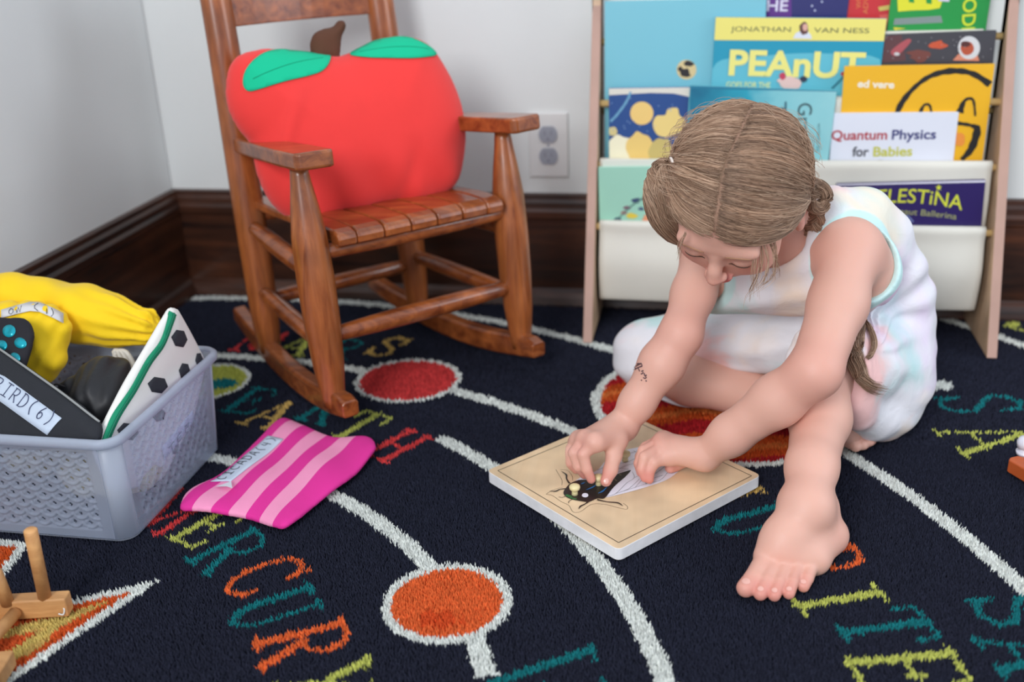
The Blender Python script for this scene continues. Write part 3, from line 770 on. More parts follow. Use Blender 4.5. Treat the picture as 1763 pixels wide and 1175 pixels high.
# ================================================================== BOOKS
m_page = mat('book_pages', (238, 234, 226), 0.8)
def textmesh(s, bold=0.0):
    c = bpy.data.curves.new('txt', 'FONT'); c.body = s; c.size = 1; c.offset = bold; c.resolution_u = 4
    o = bpy.data.objects.new('txt', c); COL.objects.link(o)
    me = bpy.data.meshes.new_from_object(o.evaluated_get(bpy.context.evaluated_depsgraph_get()))
    v = np.array([tuple(q.co)[:2] for q in me.vertices]); f = [list(p.vertices) for p in me.polygons]
    bpy.data.objects.remove(o); bpy.data.curves.remove(c); bpy.data.meshes.remove(me)
    return v, f
class Book:
    def __init__(s, y0, z0, lean, tl, tr, height, thick, rgb, label, name='picture_book', rough=0.35, paper=None, gloss=0.2):
        s.p0 = np.array([0, y0, z0]); s.w = nrm([0, -1, lean])      # outward normal
        A, B = onplane(*tl, s.p0, s.w), onplane(*tr, s.p0, s.w)
        s.u = nrm(B-A); s.v = np.cross(s.w, s.u); s.o = A; W = np.linalg.norm(B-A); s.W = W; s.H = height
        s.n = 0
        u, v, w = s.u, s.v, s.w
        c = A+u*W/2-v*height/2-w*thick/2
        ax = np.array([u, v, w]); cm = mat('cover_%d_%d_%d' % rgb, rgb, rough, coat=gloss)
        b = MB(); b.box(c+w*(thick/2-0.0012), (W/2, height/2, 0.0012), ax, bev=0.0006); b.box(c-w*(thick/2-0.0012), (W/2, height/2, 0.0012), ax, bev=0.0006)
        b.box(c-u*(W/2-0.001), (0.001, height/2, thick/2-0.0002), ax)
        s.obj = b.build(name, cm)
        b = MB(); b.box(c+u*0.0005, (W/2-0.003, height/2-0.003, thick/2-0.0025), ax); b.build('pages', m_page, s.obj)
        tag(s.obj, label, 'book', 'picture books in the sling rack')
    def uv(s, x, y):
        q = onplane(x, y, s.o, s.w)-s.o; return np.array([q@s.u, q@s.v])
    def poly(s, pts, rgb, name='illustration', px=True, smooth=False, parent=None, m=None):
        q = np.array([s.uv(*a) for a in pts]) if px else np.asarray(pts, float)
        if smooth: q = spline(q, 6*len(q), closed=True)
        q[:, 0] = np.clip(q[:, 0], 0.0004, s.W-0.0004); q[:, 1] = np.clip(q[:, 1], -s.H+0.0004, -0.0004)
        s.n += 1
        vs, fs = tri2d(q, 0.5)
        W = s.o+vs[:, :1]*s.u+vs[:, 1:2]*s.v+s.w*(0.00018*s.n+0.0001)
        return mesh_obj(name, W, fs, m or mat('print_%d_%d_%d' % tuple(rgb), rgb, 0.4), parent or s.obj, False)
    def text(s, t, p0, p1, hpx, rgb, name='title_text', bold=0.0, arch=0.0, up=None, parent=None):
        v, f = textmesh(t, bold)
        a, b = s.uv(*p0), s.uv(*p1); d = b-a; L = np.linalg.norm(d); d = d/L
        n = np.array([-d[1], d[0]])
        e = s.uv(p0[0]+(up[0] if up else 0), p0[1]+(up[1] if up else -hpx))-a; hh = abs(e@n)
        lo, hi = v.min(0), v.max(0)
        x = (v[:, 0]-lo[0])/(hi[0]-lo[0]); y = (v[:, 1]-0)/0.73
        q = a+(x*L)[:, None]*d+(y*hh+arch*hh*(1-(2*x-1)**2))[:, None]*n
        s.n += 1
        W = s.o+q[:, :1]*s.u+q[:, 1:2]*s.v+s.w*(0.00018*s.n+0.0002)
        return mesh_obj(name, W, f, mat('print_%d_%d_%d' % tuple(rgb), rgb, 0.4), parent or s.obj, False)
    def stroke(s, pts, rgb, wpx, name='illustration', closed=False):
        q = spline(np.array([s.uv(*a) for a in pts]), 5*len(pts), closed)
        q = q[(q[:, 0] > 0.001) & (q[:, 0] < s.W-0.001) & (q[:, 1] < -0.001)]
        r = np.interp(np.linspace(0, 1, len(q)), np.linspace(0, 1, len(wpx)), wpx)/2/1050 if not np.isscalar(wpx) else np.full(len(q), wpx/2/1050)
        t = np.gradient(q, axis=0); t /= np.linalg.norm(t, axis=1)[:, None]; n = np.stack([-t[:, 1], t[:, 0]], 1)
        s.n += 1
        k = 1+0.12*np.sin(np.arange(len(q))*1.7)
        E = np.concatenate([q+n*(r*k)[:, None], q-n*(r*k)[:, None]]); m = len(q)
        W = s.o+E[:, :1]*s.u+E[:, 1:2]*s.v+s.w*(0.00018*s.n+0.0002)
        return mesh_obj(name, W, [[i, i+1, m+i+1, m+i] for i in range(m-1)], mat('print_%d_%d_%d' % tuple(rgb), rgb, 0.45), s.obj, False)
def blob(cx, cy, rx, ry, n=16, j=0.12, seed=0):
    r = np.random.default_rng(seed); return [(cx+rx*math.cos(a)*(1+r.uniform(-j, j)), cy+ry*math.sin(a)*(1+r.uniform(-j, j))) for a in np.linspace(0, 2*math.pi, n, endpoint=False)]

# --- fourth tier (back)
bk = Book(1.8055, DZ[3], 0.03, (1316, -44), (1467, -40), 0.20, 0.007, (34, 36, 104), 'dark blue picture book with purple strip and white HE lettering, back pocket')
bk.poly([(1316, -44), (1362, -44), (1362, 200), (1316, 200)], (96, 40, 132), 'spine_strip')
bk.text('THE', (1299, 19), (1356, 19), 20, (226, 218, 236), bold=0.02)
for x, y in ((1398, 10), (1403, 18), (1415, 3), (1440, -4), (1385, -8)): bk.poly(blob(x, y, 1.8, 1.8, 8, 0, 1), (200, 205, 235), 'star')
bk = Book(1.812, DZ[3], 0.03, (1464, -50), (1620, -46), 0.22, 0.006, (206, 40, 46), 'red picture book with orange upright lettering, tucked behind the green book')
bk.text('WOODLAND', (1482, 14), (1484, -60), 8, (226, 130, 70), 'author_text', up=(-9, 0))
bk.text('ADVENTURE', (1494, 24), (1497, -60), 8, (226, 130, 70), 'author_text', up=(-9, 0))
bk.poly([(1512, 12), (1545, 6), (1548, 14), (1514, 19)], (212, 190, 96)); bk.poly([(1513, 26), (1546, 22), (1546, 34), (1520, 40)], (224, 92, 80))
bk = Book(1.8055, DZ[3], 0.03, (1540, -48), (1713, -46), 0.22, 0.006, (18, 148, 62), 'green picture book with yellow sideways title and grey bar, top right pocket')
bk.poly([(1544, -20), (1562, -20), (1565, 4), (1574, 5), (1572, -20), (1592, -20), (1595, 6), (1604, 7), (1604, -10), (1626, -10), (1618, 14), (1600, 17), (1570, 18), (1546, 20)], (226, 222, 44))
bk.poly([(1540, 32), (1620, 27), (1623, 39), (1538, 43)], (130, 144, 140), 'grey_bar')
bk.poly([(1610, -14), (1636, -14), (1634, 3), (1616, 2)], (214, 205, 225)); bk.poly([(1538, 47), (1560, 49), (1540, 52)], (226, 210, 60))
bk.text('OODL', (1660, -28), (1655, 62), 26, (214, 226, 48), bold=0.015, up=(24, 1))
# --- third tier
bk = Book(1.777, DZ[2], 0.02, (1041, 2), (1320, -4), 0.27, 0.006, (122, 196, 212), 'large pale blue hardcover with round gold and black medallion')
bk.n += 1
md = bk.poly([(1182+17*math.cos(a), 120+17*math.sin(a)) for a in np.linspace(0, 6.28, 28, endpoint=False)], (222, 200, 146), 'medallion')
bk.poly(blob(1180, 126, 9, 8, 12, 0.3, 3), (34, 30, 34), 'silhouette', smooth=True, parent=md); bk.poly(blob(1186, 110, 8, 5, 10, 0.3, 5), (34, 30, 34), 'silhouette', smooth=True, parent=md); bk.poly(blob(1171, 119, 4, 4, 8, 0.3, 6), (34, 30, 34), 'silhouette', parent=md)
bk = Book(1.7695, DZ[2], 0.02, (1232, 29), (1527, 32), 0.22, 0.006, (32, 158, 186), 'teal picture book titled PEANUT with yellow author band')
bk.poly([(1230, 70), (1526, 71), (1526, 200), (1230, 200)], (24, 152, 182)); bk.poly([(1300, 98), (1420, 92), (1526, 112), (1526, 240), (1226, 240), (1226, 118)], (96, 188, 206), smooth=True)
bd = bk.poly([(1226, 20), (1530, 20), (1530, 71), (1226, 69)], (240, 228, 120), 'cover_band')
bk.text('JONATHAN', (1258, 54), (1361, 55), 9, (92, 96, 70), 'author_text'); bk.text('VAN NESS', (1401, 56), (1496, 57), 9, (92, 96, 70), 'author_text')
bk.poly([(1365, 66), (1370, 57), (1378, 53), (1390, 53), (1396, 60), (1398, 67)], (222, 226, 236), 'figure'); bk.poly(blob(1384, 49, 7.5, 11, 14, 0.12, 2), (96, 60, 56), 'figure', smooth=True); bk.poly(blob(1386, 47, 4.5, 6.5, 12, 0.05, 2), (222, 172, 156), 'figure', smooth=True)
bk.text('PEAnUT', (1254, 128), (1486, 134), 44, (240, 232, 132), bold=0.03)
bk.text('GOES FOR THE', (1250, 150), (1326, 151), 10, (232, 236, 160), bold=0.01)
bk.poly(blob(1360, 143, 22, 11, 12, 0.3, 8), (232, 196, 188), smooth=True); bk.poly(blob(1347, 131, 6, 6, 8, 0.2, 2), (200, 60, 90), smooth=True); bk.poly(blob(1383, 136, 7, 5, 8, 0.2, 2), (40, 48, 70), smooth=True)
bk.stroke([(1432, 152), (1450, 134), (1462, 122)], (20, 110, 130), 3); bk.poly(blob(1452, 127, 5, 4, 8, 0.1, 4), (180, 50, 60))
bk = Book(1.777, DZ[2], 0.02, (1500, 60), (1716, 52), 0.20, 0.007, (66, 64, 70), 'charcoal picture book with small astronaut and orange shapes, right side')
bk.poly([(1500, 64), (1552, 60), (1560, 104), (1500, 110)], (96, 60, 62)); bk.poly([(1534, 88), (1560, 68), (1568, 72), (1544, 96)], (178, 84, 90), smooth=True); bk.poly(blob(1615, 78, 13, 7, 10, 0.35, 4), (204, 86, 52), smooth=True); bk.poly(blob(1580, 96, 17, 9, 12, 0.4, 9), (120, 66, 58), smooth=True)
bk.poly(blob(1544, 93, 5, 3, 8, 0.2, 1), (210, 208, 206)); bk.poly([(1640, 104), (1650, 93), (1682, 93), (1686, 105)], (222, 140, 110), 'astronaut')
a = bk.poly([(1668+19*math.cos(t), 82+20*math.sin(t)) for t in np.linspace(0, 6.28, 24, endpoint=False)], (216, 216, 216), 'astronaut')
bk.poly(blob(1665, 83, 11, 12, 14, 0.05, 4), (186, 84, 54), 'visor', smooth=True, parent=a); bk.poly(blob(1662, 76, 8, 5, 12, 0.1, 4), (88, 44, 40), 'hair', smooth=True, parent=a)
for i in range(26):
    x, y = rng.uniform(1506, 1708), rng.uniform(62, 100); bk.poly(blob(x, y, 1, 1, 6, 0), (150, 148, 150), 'star')
# --- second tier
bk = Book(1.7505, DZ[1], 0.015, (1454, 114), (1713, 110), 0.24, 0.0045, (242, 182, 26), 'yellow picture book with thick black brush curves and white author name')
bk.text('ed vere', (1476, 150), (1539, 152), 13, (246, 240, 220), 'author_text', bold=0.03)
bk.stroke([(1540, 206), (1552, 178), (1575, 150), (1604, 130), (1640, 122), (1675, 127), (1708, 148)], (26, 24, 24), [5, 10, 7, 8, 10, 8, 10], 'brush_line')
bk.stroke([(1582, 200), (1590, 182), (1600, 181), (1604, 196)], (26, 24, 24), [8, 4, 4, 3], 'brush_line'); bk.stroke([(1652, 194), (1661, 173), (1675, 172), (1679, 200)], (26, 24, 24), [12, 5, 4, 3], 'brush_line')
bk.stroke([(1648, 212), (1672, 216), (1682, 224), (1672, 256), (1655, 275)], (26, 24, 24), [6, 5, 12, 12, 6], 'brush_line'); bk.poly(blob(1652, 240, 9, 12, 12, 0.1, 2), (236, 146, 60), smooth=True)
bk = Book(1.745, DZ[1], 0.015, (1048, 152), (1190, 150), 0.23, 0.006, (34, 76, 140), 'night sky picture book with round yellow moon and cream bushes')
bk.poly([(1046, 148), (1188, 146), (1188, 167), (1160, 161), (1120, 160), (1048, 164)], (226, 222, 210))
bk.stroke([(1048, 212), (1062, 198), (1078, 176), (1086, 158)], (110, 168, 200), 4)
bk.poly([(1105+20*math.cos(t), 195+20*math.sin(t)) for t in np.linspace(0, 6.28, 24, endpoint=False)], (244, 206, 124), 'moon')
bk.poly([(1124, 215), (1130, 200), (1145, 198), (1150, 188), (1166, 186), (1170, 198), (1180, 208), (1178, 225), (1165, 230), (1150, 236), (1132, 232)], (240, 212, 132), 'bush', smooth=True)
for i, (x, y, rx, ry, c) in enumerate(((1068, 260, 26, 26, (244, 238, 206)), (1102, 255, 22, 27, (238, 204, 120)), (1138, 262, 20, 26, (204, 184, 112)), (1055, 226, 8, 8, (216, 200, 140)))): bk.poly(blob(x, y, rx, ry, 14, 0.12, i+3), c, 'bush', smooth=True)
for i in range(18): x, y = rng.uniform(1052, 1180), rng.uniform(168, 232); bk.poly(blob(x, y, 1, 1, 6, 0), (150, 180, 220), 'star')
bk = Book(1.7395, DZ[1], 0.015, (1188, 147), (1441, 156), 0.22, 0.005, (96, 184, 196), 'turquoise picture book with sideways grey title, directly above the head of the child')
m_grad = bpy.data.materials.new('turquoise_wash'); m_grad.use_nodes = True; nt = m_grad.node_tree; N = nt.nodes
tc = N.new('ShaderNodeTexCoord'); sx = N.new('ShaderNodeSeparateXYZ'); mr = N.new('ShaderNodeMapRange'); cr = N.new('ShaderNodeValToRGB'); nz = N.new('ShaderNodeTexNoise'); ad = N.new('ShaderNodeMath')
nt.links.new(tc.outputs['Object'], sx.inputs[0]); nt.links.new(tc.outputs['Object'], nz.inputs['Vector']); nz.inputs['Scale'].default_value = 25
ad.operation = 'MULTIPLY_ADD'; nt.links.new(nz.outputs[0], ad.inputs[0]); ad.inputs[1].default_value = 0.09; nt.links.new(sx.outputs[0], ad.inputs[2])
mr.inputs[1].default_value = bk.o[0]+0.045; mr.inputs[2].default_value = bk.o[0]+bk.W+0.045; nt.links.new(ad.outputs[0], mr.inputs[0]); nt.links.new(mr.outputs[0], cr.inputs[0])
e = cr.color_ramp.elements; e[0].color = lin((16, 108, 140)); e[1].color = lin((150, 208, 212)); q = e.new(0.45); q.color = lin((38, 160, 184)); q = e.new(0.62); q.color = lin((128, 198, 206))
nt.links.new(cr.outputs[0], N['Principled BSDF'].inputs['Base Color']); N['Principled BSDF'].inputs['Roughness'].default_value = 0.35
bk.poly([(1180, 140), (1445, 140), (1445, 380), (1180, 380)], (0, 0, 0), 'cover_art', m=m_grad)
bk.poly([(1180, 140), (1445, 140), (1445, 158), (1180, 152)], (30, 120, 150), 'cover_edge')
bk.text('Grandma', (1374, 178), (1370, 300), 20, (52, 78, 84), up=(26, 0)); bk.text('Travels', (1330, 176), (1328, 300), 20, (40, 84, 104), up=(26, 0)); bk.text('written by', (1408, 212), (1406, 262), 5, (90, 130, 134), 'author_text', up=(6, 0))
bk = Book(1.745, DZ[1], 0.015, (1434, 195), (1651, 193), 0.21, 0.005, (226, 228, 238), 'white picture book titled Quantum Physics for Babies')
bk.text('Quantum', (1431, 241), (1527, 240), 17, (178, 38, 52), bold=0.02); bk.text('Physics', (1535, 240), (1611, 239), 17, (44, 48, 116), bold=0.02)
bk.text('for', (1467, 269), (1495, 269), 17, (66, 66, 76), bold=0.02); bk.text('Babies', (1503, 269), (1570, 268), 17, (198, 196, 70), bold=0.02)
bk.stroke([(1500, 280), (1515, 276), (1532, 280)], (190, 190, 190), 2)
# --- first tier (front)
bk = Book(1.7145, DZ[0], 0.02, (1037, 276), (1160, 274), 0.20, 0.006, (224, 226, 214), 'cream picture book standing just behind the mint green book')
bk = Book(1.7075, DZ[0], 0.02, (1030, 288), (1196, 286), 0.222, 0.006, (160, 212, 190), 'mint green hardcover with painted flowers, lower left pocket')
for i, (x, y, c, r) in enumerate([(1096, 345, (56, 72, 110), 6), (1080, 358, (130, 96, 110), 5), (1064, 378, (60, 80, 110), 5), (1104, 360, (70, 90, 120), 4), (1112, 342, (40, 90, 110), 5), (1088, 372, (222, 196, 70), 7), (1116, 376, (226, 150, 110), 9), (1074, 366, (166, 110, 110), 4), (1056, 382, (70, 100, 130), 4)]):
    bk.poly(blob(x, y, r*1.3, r*0.7, 10, 0.3, i), c, 'flower', smooth=True)
bk.stroke([(1040, 386), (1062, 378), (1085, 356), (1108, 340)], (90, 130, 120), 2)
bk = Book(1.7075, DZ[0], 0.02, (1440, 317), (1697, 310), 0.20, 0.008, (42, 26, 92), 'dark purple picture book titled CELESTINA in yellow letters')
bk.poly([(1430, 300), (1697, 300), (1697, 314), (1430, 320)], (222, 220, 232), 'cover_edge')
bk.text('CELESTiNA', (1484, 354), (1656, 362), 25, (214, 218, 60), bold=0.005, arch=0.35)
bk.text('Astronaut Ballerina', (1504, 368), (1646, 378), 11, (170, 172, 110), bold=0.0, arch=0.25)
bk.poly([(1616+ (6 if i % 2 == 0 else 2.6)*math.sin(i*math.pi/5), 323-(6 if i % 2 == 0 else 2.6)*math.cos(i*math.pi/5)) for i in range(10)], (214, 218, 60), 'star')
bk.stroke([(1550, 374), (1562, 372), (1572, 382)], (110, 120, 170), 3)

# ================================================================== STORAGE BIN
BX0, BX1, BY0, BY1, BZ = -1.008, -0.650, 0.936, 1.213, 0.142
def trans_mat(name, rgb, tr=0.3, rough=0.35):
    m = bpy.data.materials.new(name); m.use_nodes = True; nt = m.node_tree; N = nt.nodes; L = nt.links
    b = N['Principled BSDF']; b.inputs['Base Color'].default_value = lin(rgb); b.inputs['Roughness'].default_value = rough
    t = N.new('ShaderNodeBsdfTransparent'); t.inputs[0].default_value = (0.93, 0.95, 1, 1)
    tl = N.new('ShaderNodeBsdfTranslucent'); tl.inputs[0].default_value = lin(rgb)
    m1 = N.new('ShaderNodeMixShader'); m1.inputs[0].default_value = 0.35; L.new(b.outputs[0], m1.inputs[1]); L.new(tl.outputs[0], m1.inputs[2])
    m2 = N.new('ShaderNodeMixShader'); m2.inputs[0].default_value = tr; L.new(m1.outputs[0], m2.inputs[1]); L.new(t.outputs[0], m2.inputs[2])
    L.new(m2.outputs[0], N['Material Output'].inputs[0]); return m
m_bin = trans_mat('bin_plastic', (212, 220, 234), 0.74)
m_binf = trans_mat('bin_plastic_front', (204, 213, 229), 0.60)
m_binrim = trans_mat('bin_rim_plastic', (214, 222, 235), 0.40)
def bin_wall(p0, p1, q0, q1, inward, cut=True):
    # p0-p1 along the floor, q0-q1 along the rim
    p0, p1, q0, q1 = [np.array(a, float) for a in (p0, p1, q0, q1)]
    L = np.linalg.norm(q1-q0); H = np.linalg.norm(q0-p0); st = 0.00145
    nu, nv = int(L/st), int(H/st)
    u = np.linspace(0, 1, nu+1)[:, None]; v = np.linspace(0, 1, nv+1)[None, :]
    X = [(p0[i]*(1-u)+p1[i]*u)*(1-v)+(q0[i]*(1-u)+q1[i]*u)*v for i in range(3)]
    su, sv = u*L+0*v, v*H+0*u
    PW, RH = 0.0215, 0.0125
    row = np.floor(sv/RH); fr = sv/RH-row
    ph = su/PW+0.5*(row % 2)
    fx = ph-np.floor(ph)
    a = np.abs(fx-0.5)*2                                 # 0 at cell middle, 1 at border
    scal = 0.18+0.55*a**2.2                             # scallop line height
    line = np.exp(-((fr-scal)/0.10)**2)
    stem = np.exp(-((fx-0.25)/0.06)**2)*(fr > 0.45)*np.exp(-((fr-0.8)/0.25)**2)
    body = (sv > 0.012) & (sv < H-0.014) & (su > 0.016) & (su < L-0.016)
    hgt = np.where(body, 0.0030*line+0.0024*stem-0.0016, 0)
    hole = body & (np.abs(fr-0.78)+np.abs(fx-0.5)*2.2 < 0.34)
    n = nrm(inward)
    V = np.stack([X[i]-n[i]*hgt for i in range(3)], -1)
    idx = np.arange((nu+1)*(nv+1)).reshape(nu+1, nv+1)
    Fq = np.stack([idx[:-1, :-1], idx[1:, :-1], idx[1:, 1:], idx[:-1, 1:]], -1)
    keep = ~(hole[:-1, :-1] & hole[1:, 1:])
    return V.reshape(-1, 3), Fq[keep]
cr_ = 0.012; d_ = 0.012
bin_o = empty('storage_bin', ((BX0+BX1)/2, (BY0+BY1)/2, 0))
tag(bin_o, 'translucent white plastic storage bin with woven cut-out pattern, full of cloth pouches', 'storage bin')
B0 = [(BX0+d_, BY0+d_+0.004), (BX1-d_, BY0+d_+0.004), (BX1-d_, BY1-d_), (BX0+d_, BY1-d_)]
T0 = [(BX0+0.004, BY0+0.004), (BX1-0.004, BY0+0.004), (BX1-0.004, BY1-0.004), (BX0+0.004, BY1-0.004)]
rc = 0.020
def rounded(c, r, n=6):                               # corner-rounded rectangle loop
    (x0, y0), (x1, _), (_, y1), _ = c[0], c[1], c[2], c[3]
    out = []
    for cx, cy, a0 in ((x0+r, y0+r, 180), (x1-r, y0+r, 270), (x1-r, y1-r, 0), (x0+r, y1-r, 90)):
        out += [(cx+r*math.cos(math.radians(a0+90*i/n)), cy+r*math.sin(math.radians(a0+90*i/n))) for i in range(n+1)]
    return out
inwards = [(0, 1, 0), (-1, 0, 0), (0, -1, 0), (1, 0, 0)]
for i in range(4):
    j = (i+1) % 4
    b0, b1, t0, t1 = [np.array(a) for a in (B0[i], B0[j], T0[i], T0[j])]
    eb = nrm(b1-b0)*rc; et = nrm(t1-t0)*rc
    V, Fq = bin_wall((*(b0+eb), 0.004), (*(b1-eb), 0.004), (*(t0+et), BZ-0.002), (*(t1-et), BZ-0.002), inwards[i])
    o = mesh_obj('side_wall', V, Fq, m_bin if i == 1 else m_binf, bin_o)
    sd = o.modifiers.new('thickness', 'SOLIDIFY'); sd.thickness = 0.0012; sd.offset = 0
RB, RT = rounded(B0, rc), rounded(T0, rc)
for i in range(4):                                    # smooth rounded corners
    vs = []; fs = []
    for k in range(7):
        vs += [(*RB[i*7+k], 0.004), (*RT[i*7+k], BZ-0.002)]
    fs = [[2*k, 2*k+2, 2*k+3, 2*k+1] for k in range(6)]
    o = mesh_obj('corner', vs, fs, m_binrim, bin_o); sd = o.modifiers.new('thickness', 'SOLIDIFY'); sd.thickness = 0.0014
b = MB(); n = len(RB); b.add([(*q, 0.0015) for q in RB]+[(*q, 0.0045) for q in RB], [list(range(n))[::-1], [n+i for i in range(n)]]+[[i, (i+1) % n, n+(i+1) % n, n+i] for i in range(n)]); b.build('base', m_bin, bin_o)
lip = rounded([(BX0, BY0), (BX1, BY0), (BX1, BY1), (BX0, BY1)], rc+0.003, 8)
prof3 = [(-0.004, -0.003), (-0.0055, 0.0), (-0.004, 0.0025), (0.0, 0.0032), (0.0035, 0.0), (0.0025, -0.008), (0.0008, -0.008), (0.0, -0.001)]
vs = []; n = len(lip); cen = np.array([(BX0+BX1)/2, (BY0+BY1)/2])
for i in range(n):
    t = nrm(np.array(lip[(i+1) % n])-np.array(lip[i-1])); nn = np.array([t[1], -t[0]])
    for a, z in prof3: q = np.array(lip[i])+nn*a; vs.append((q[0], q[1], BZ+z))
m_ = len(prof3); fs = [[i*m_+k, ((i+1) % n)*m_+k, ((i+1) % n)*m_+(k+1) % m_, i*m_+(k+1) % m_] for i in range(n) for k in range(m_)]
mesh_obj('rim', vs, fs, m_binrim, bin_o)

# ================================================================== POUCHES AND BAGS
m_black = mat('black_canvas', (34, 36, 42), 0.85, bump=0.3, bscale=900, vary=0.1, vscale=30)
m_lab = mat('paper_label', (196, 208, 224), 0.6)
m_ink = mat('ink_blue', (70, 78, 108), 0.6)
m_ink2 = mat('ink_black', (52, 52, 60), 0.6)
def frame3(A, B, C):                                  # plane frame: u along A->B, v roughly along A->C
    A, B, C = [np.asarray(q, float) for q in (A, B, C)]
    u = nrm(B-A); w = nrm(np.cross(u, C-A)); v = np.cross(w, u)
    return A, u, v
def cush_px(A, B, C, pix, T, Rr, base=0.001, wave=None, n=80, closed=True, rnd=True):
    o, u, v = frame3(A, B, C)
    c = Cushion(o, u, v, [(0, 0), (1, 0), (0, 1)], T, Rr, base, wave)
    if np.dot(c.w, CAM-c.o) < 0: c.v = -c.v; c.w = np.cross(c.u, c.v)
    pts = np.array([c.uv(*q) for q in pix])
    c.poly = spline(pts, n, closed=True) if rnd else pts
    return c
def roundpoly(pts, r, n=5):                           # rounded corners for a polygon given in any units
    p = np.asarray(pts, float); out = []
    for i in range(len(p)):
        a, b, c = p[i-1], p[i], p[(i+1) % len(p)]
        d1, d2 = nrm(a-b), nrm(c-b); rr = min(r, 0.45*np.linalg.norm(a-b), 0.45*np.linalg.norm(c-b))
        s, e = b+d1*rr, b+d2*rr
        for k in range(n+1):
            t = k/n; out.append(tuple((1-t)**2*s+2*t*(1-t)*b+t*t*e))
    return out

# --- soccer pattern pouch
c = cush_px(Q(165, 770, 0.958), Q(296, 531, 1.135), Q(352, 622, 1.200), roundpoly([(293, 529), (303, 531), (325, 570), (352, 622), (330, 720), (275, 830), (190, 850), (158, 772), (215, 660)], 16), 0.011, 0.045, rnd=False)
m_soc = mat('white_cotton', (236, 234, 228), 0.85, bump=0.2, bscale=900)
soc = c.body('football_pouch', m_soc, h=0.0026)
tag(soc, 'white zip pouch with black hexagons and green zipper standing in the bin', 'pouch')
m_hex = mat('black_print', (44, 46, 54), 0.85); m_zip = mat('green_zip', (0, 138, 98), 0.7, bump=0.4, bscale=500)
hexs = [(296, 581, 14, 16, 8), (332, 619, 9, 14, 0), (303, 637, 10, 15, 5), (257, 661, 17, 15, 10), (243, 589, 13, 12, -25), (258, 712, 12, 12, -15), (206, 741, 17, 16, 8), (323, 560, 6, 12, 20), (200, 690, 9, 12, -25), (345, 690, 7, 14, 10), (316, 730, 8, 14, 12), (290, 770, 9, 12, 0)]
clip_lo = c.poly
for x, y, rx, ry, a in hexs:
    pts = [c.uv(x+rx*math.cos(math.radians(k*60+a)), y+ry*math.sin(math.radians(k*60+a))) for k in range(6)]
    d = poly_sd(c.poly, np.array([q[0] for q in pts]), np.array([q[1] for q in pts]))
    if (d < 0.001).sum() > 3: continue
    cen_ = np.mean(pts, 0)
    if poly_sd(c.poly, cen_[:1], cen_[1:2])[0] < 0.002: continue
    for _ in range(20):
        if poly_sd(c.poly, np.array([q[0] for q in pts]), np.array([q[1] for q in pts])).min() >= 0.001: break
        pts = [cen_+(q-cen_)*0.93 for q in pts]
    c.patch('hexagon', m_hex, pts, soc, off=0.0006, step=0.006, thick=0.0004)
zl = spline([c.uv(*q) for q in ((291, 538), (285, 552), (268, 590), (246, 622), (220, 668), (192, 715), (170, 762), (163, 778))], 60)
t = np.gradient(zl, axis=0); t /= np.linalg.norm(t, axis=1)[:, None]; nn = np.stack([-t[:, 1], t[:, 0]], 1)
c.patch('zipper', m_zip, list(zl+nn*0.0045)+list((zl-nn*0.0045)[::-1]), soc, off=0.0012, step=0.004, thick=0.001)
mb = MB(); mb.tube(c.pt(zl[:, 0], zl[:, 1], 0.0024), 0.0011, 6); mb.build('zip_teeth', mat('zip_teeth', (0, 112, 82), 0.4), soc, smooth=True)
lb = roundpoly([c.uv(*q) for q in ((268, 790), (262, 768), (318, 704), (326, 724))], 0.002)
lbl = c.patch('paper_label', mat('paper_label_pale', (214, 222, 240), 0.6), lb, soc, off=0.0012, thick=0.0004)
handwriting(c, 'TER', c.uv(274, 782), c.uv(318, 728), 0.010, 'handwritten_text', m_ink, lbl, r=0.0007, off=0.002)

# --- black pouch marked BIRD (6)
c = cush_px(Q(0, 606, 1.05), Q(176, 728, 0.972), Q(60, 772, 0.955), roundpoly([(-110, 520), (-30, 578), (60, 640), (150, 704), (178, 730), (172, 764), (60, 776), (-110, 776)], 18), 0.012, 0.035, rnd=False)
bird = c.body('zip_pouch', m_black, h=0.003)
tag(bird, 'black zip pouch with handwritten BIRD (6) label at the front of the bin', 'pouch')
lb = [c.uv(*q) for q in ((-6, 646), (4, 648), (22, 656), (119, 727), (92, 755), (-6, 684))]
lbl = c.patch('paper_label', m_lab, lb, bird, off=0.001, thick=0.0004)
handwriting(c, 'BIRD(6)', c.uv(-2, 675), c.uv(102, 744), 0.0165, 'handwritten_text', m_ink, lbl, r=0.0006, off=0.0018)
zl = spline([c.uv(*q) for q in ((-60, 560), (0, 601), (60, 643), (120, 686), (174, 728))], 40)
mb = MB(); mb.tube(c.pt(zl[:, 0], zl[:, 1], 0.0018), 0.0015, 6); mb.build('zipper', mat('zip_grey', (150, 152, 150), 0.4), bird, smooth=True)

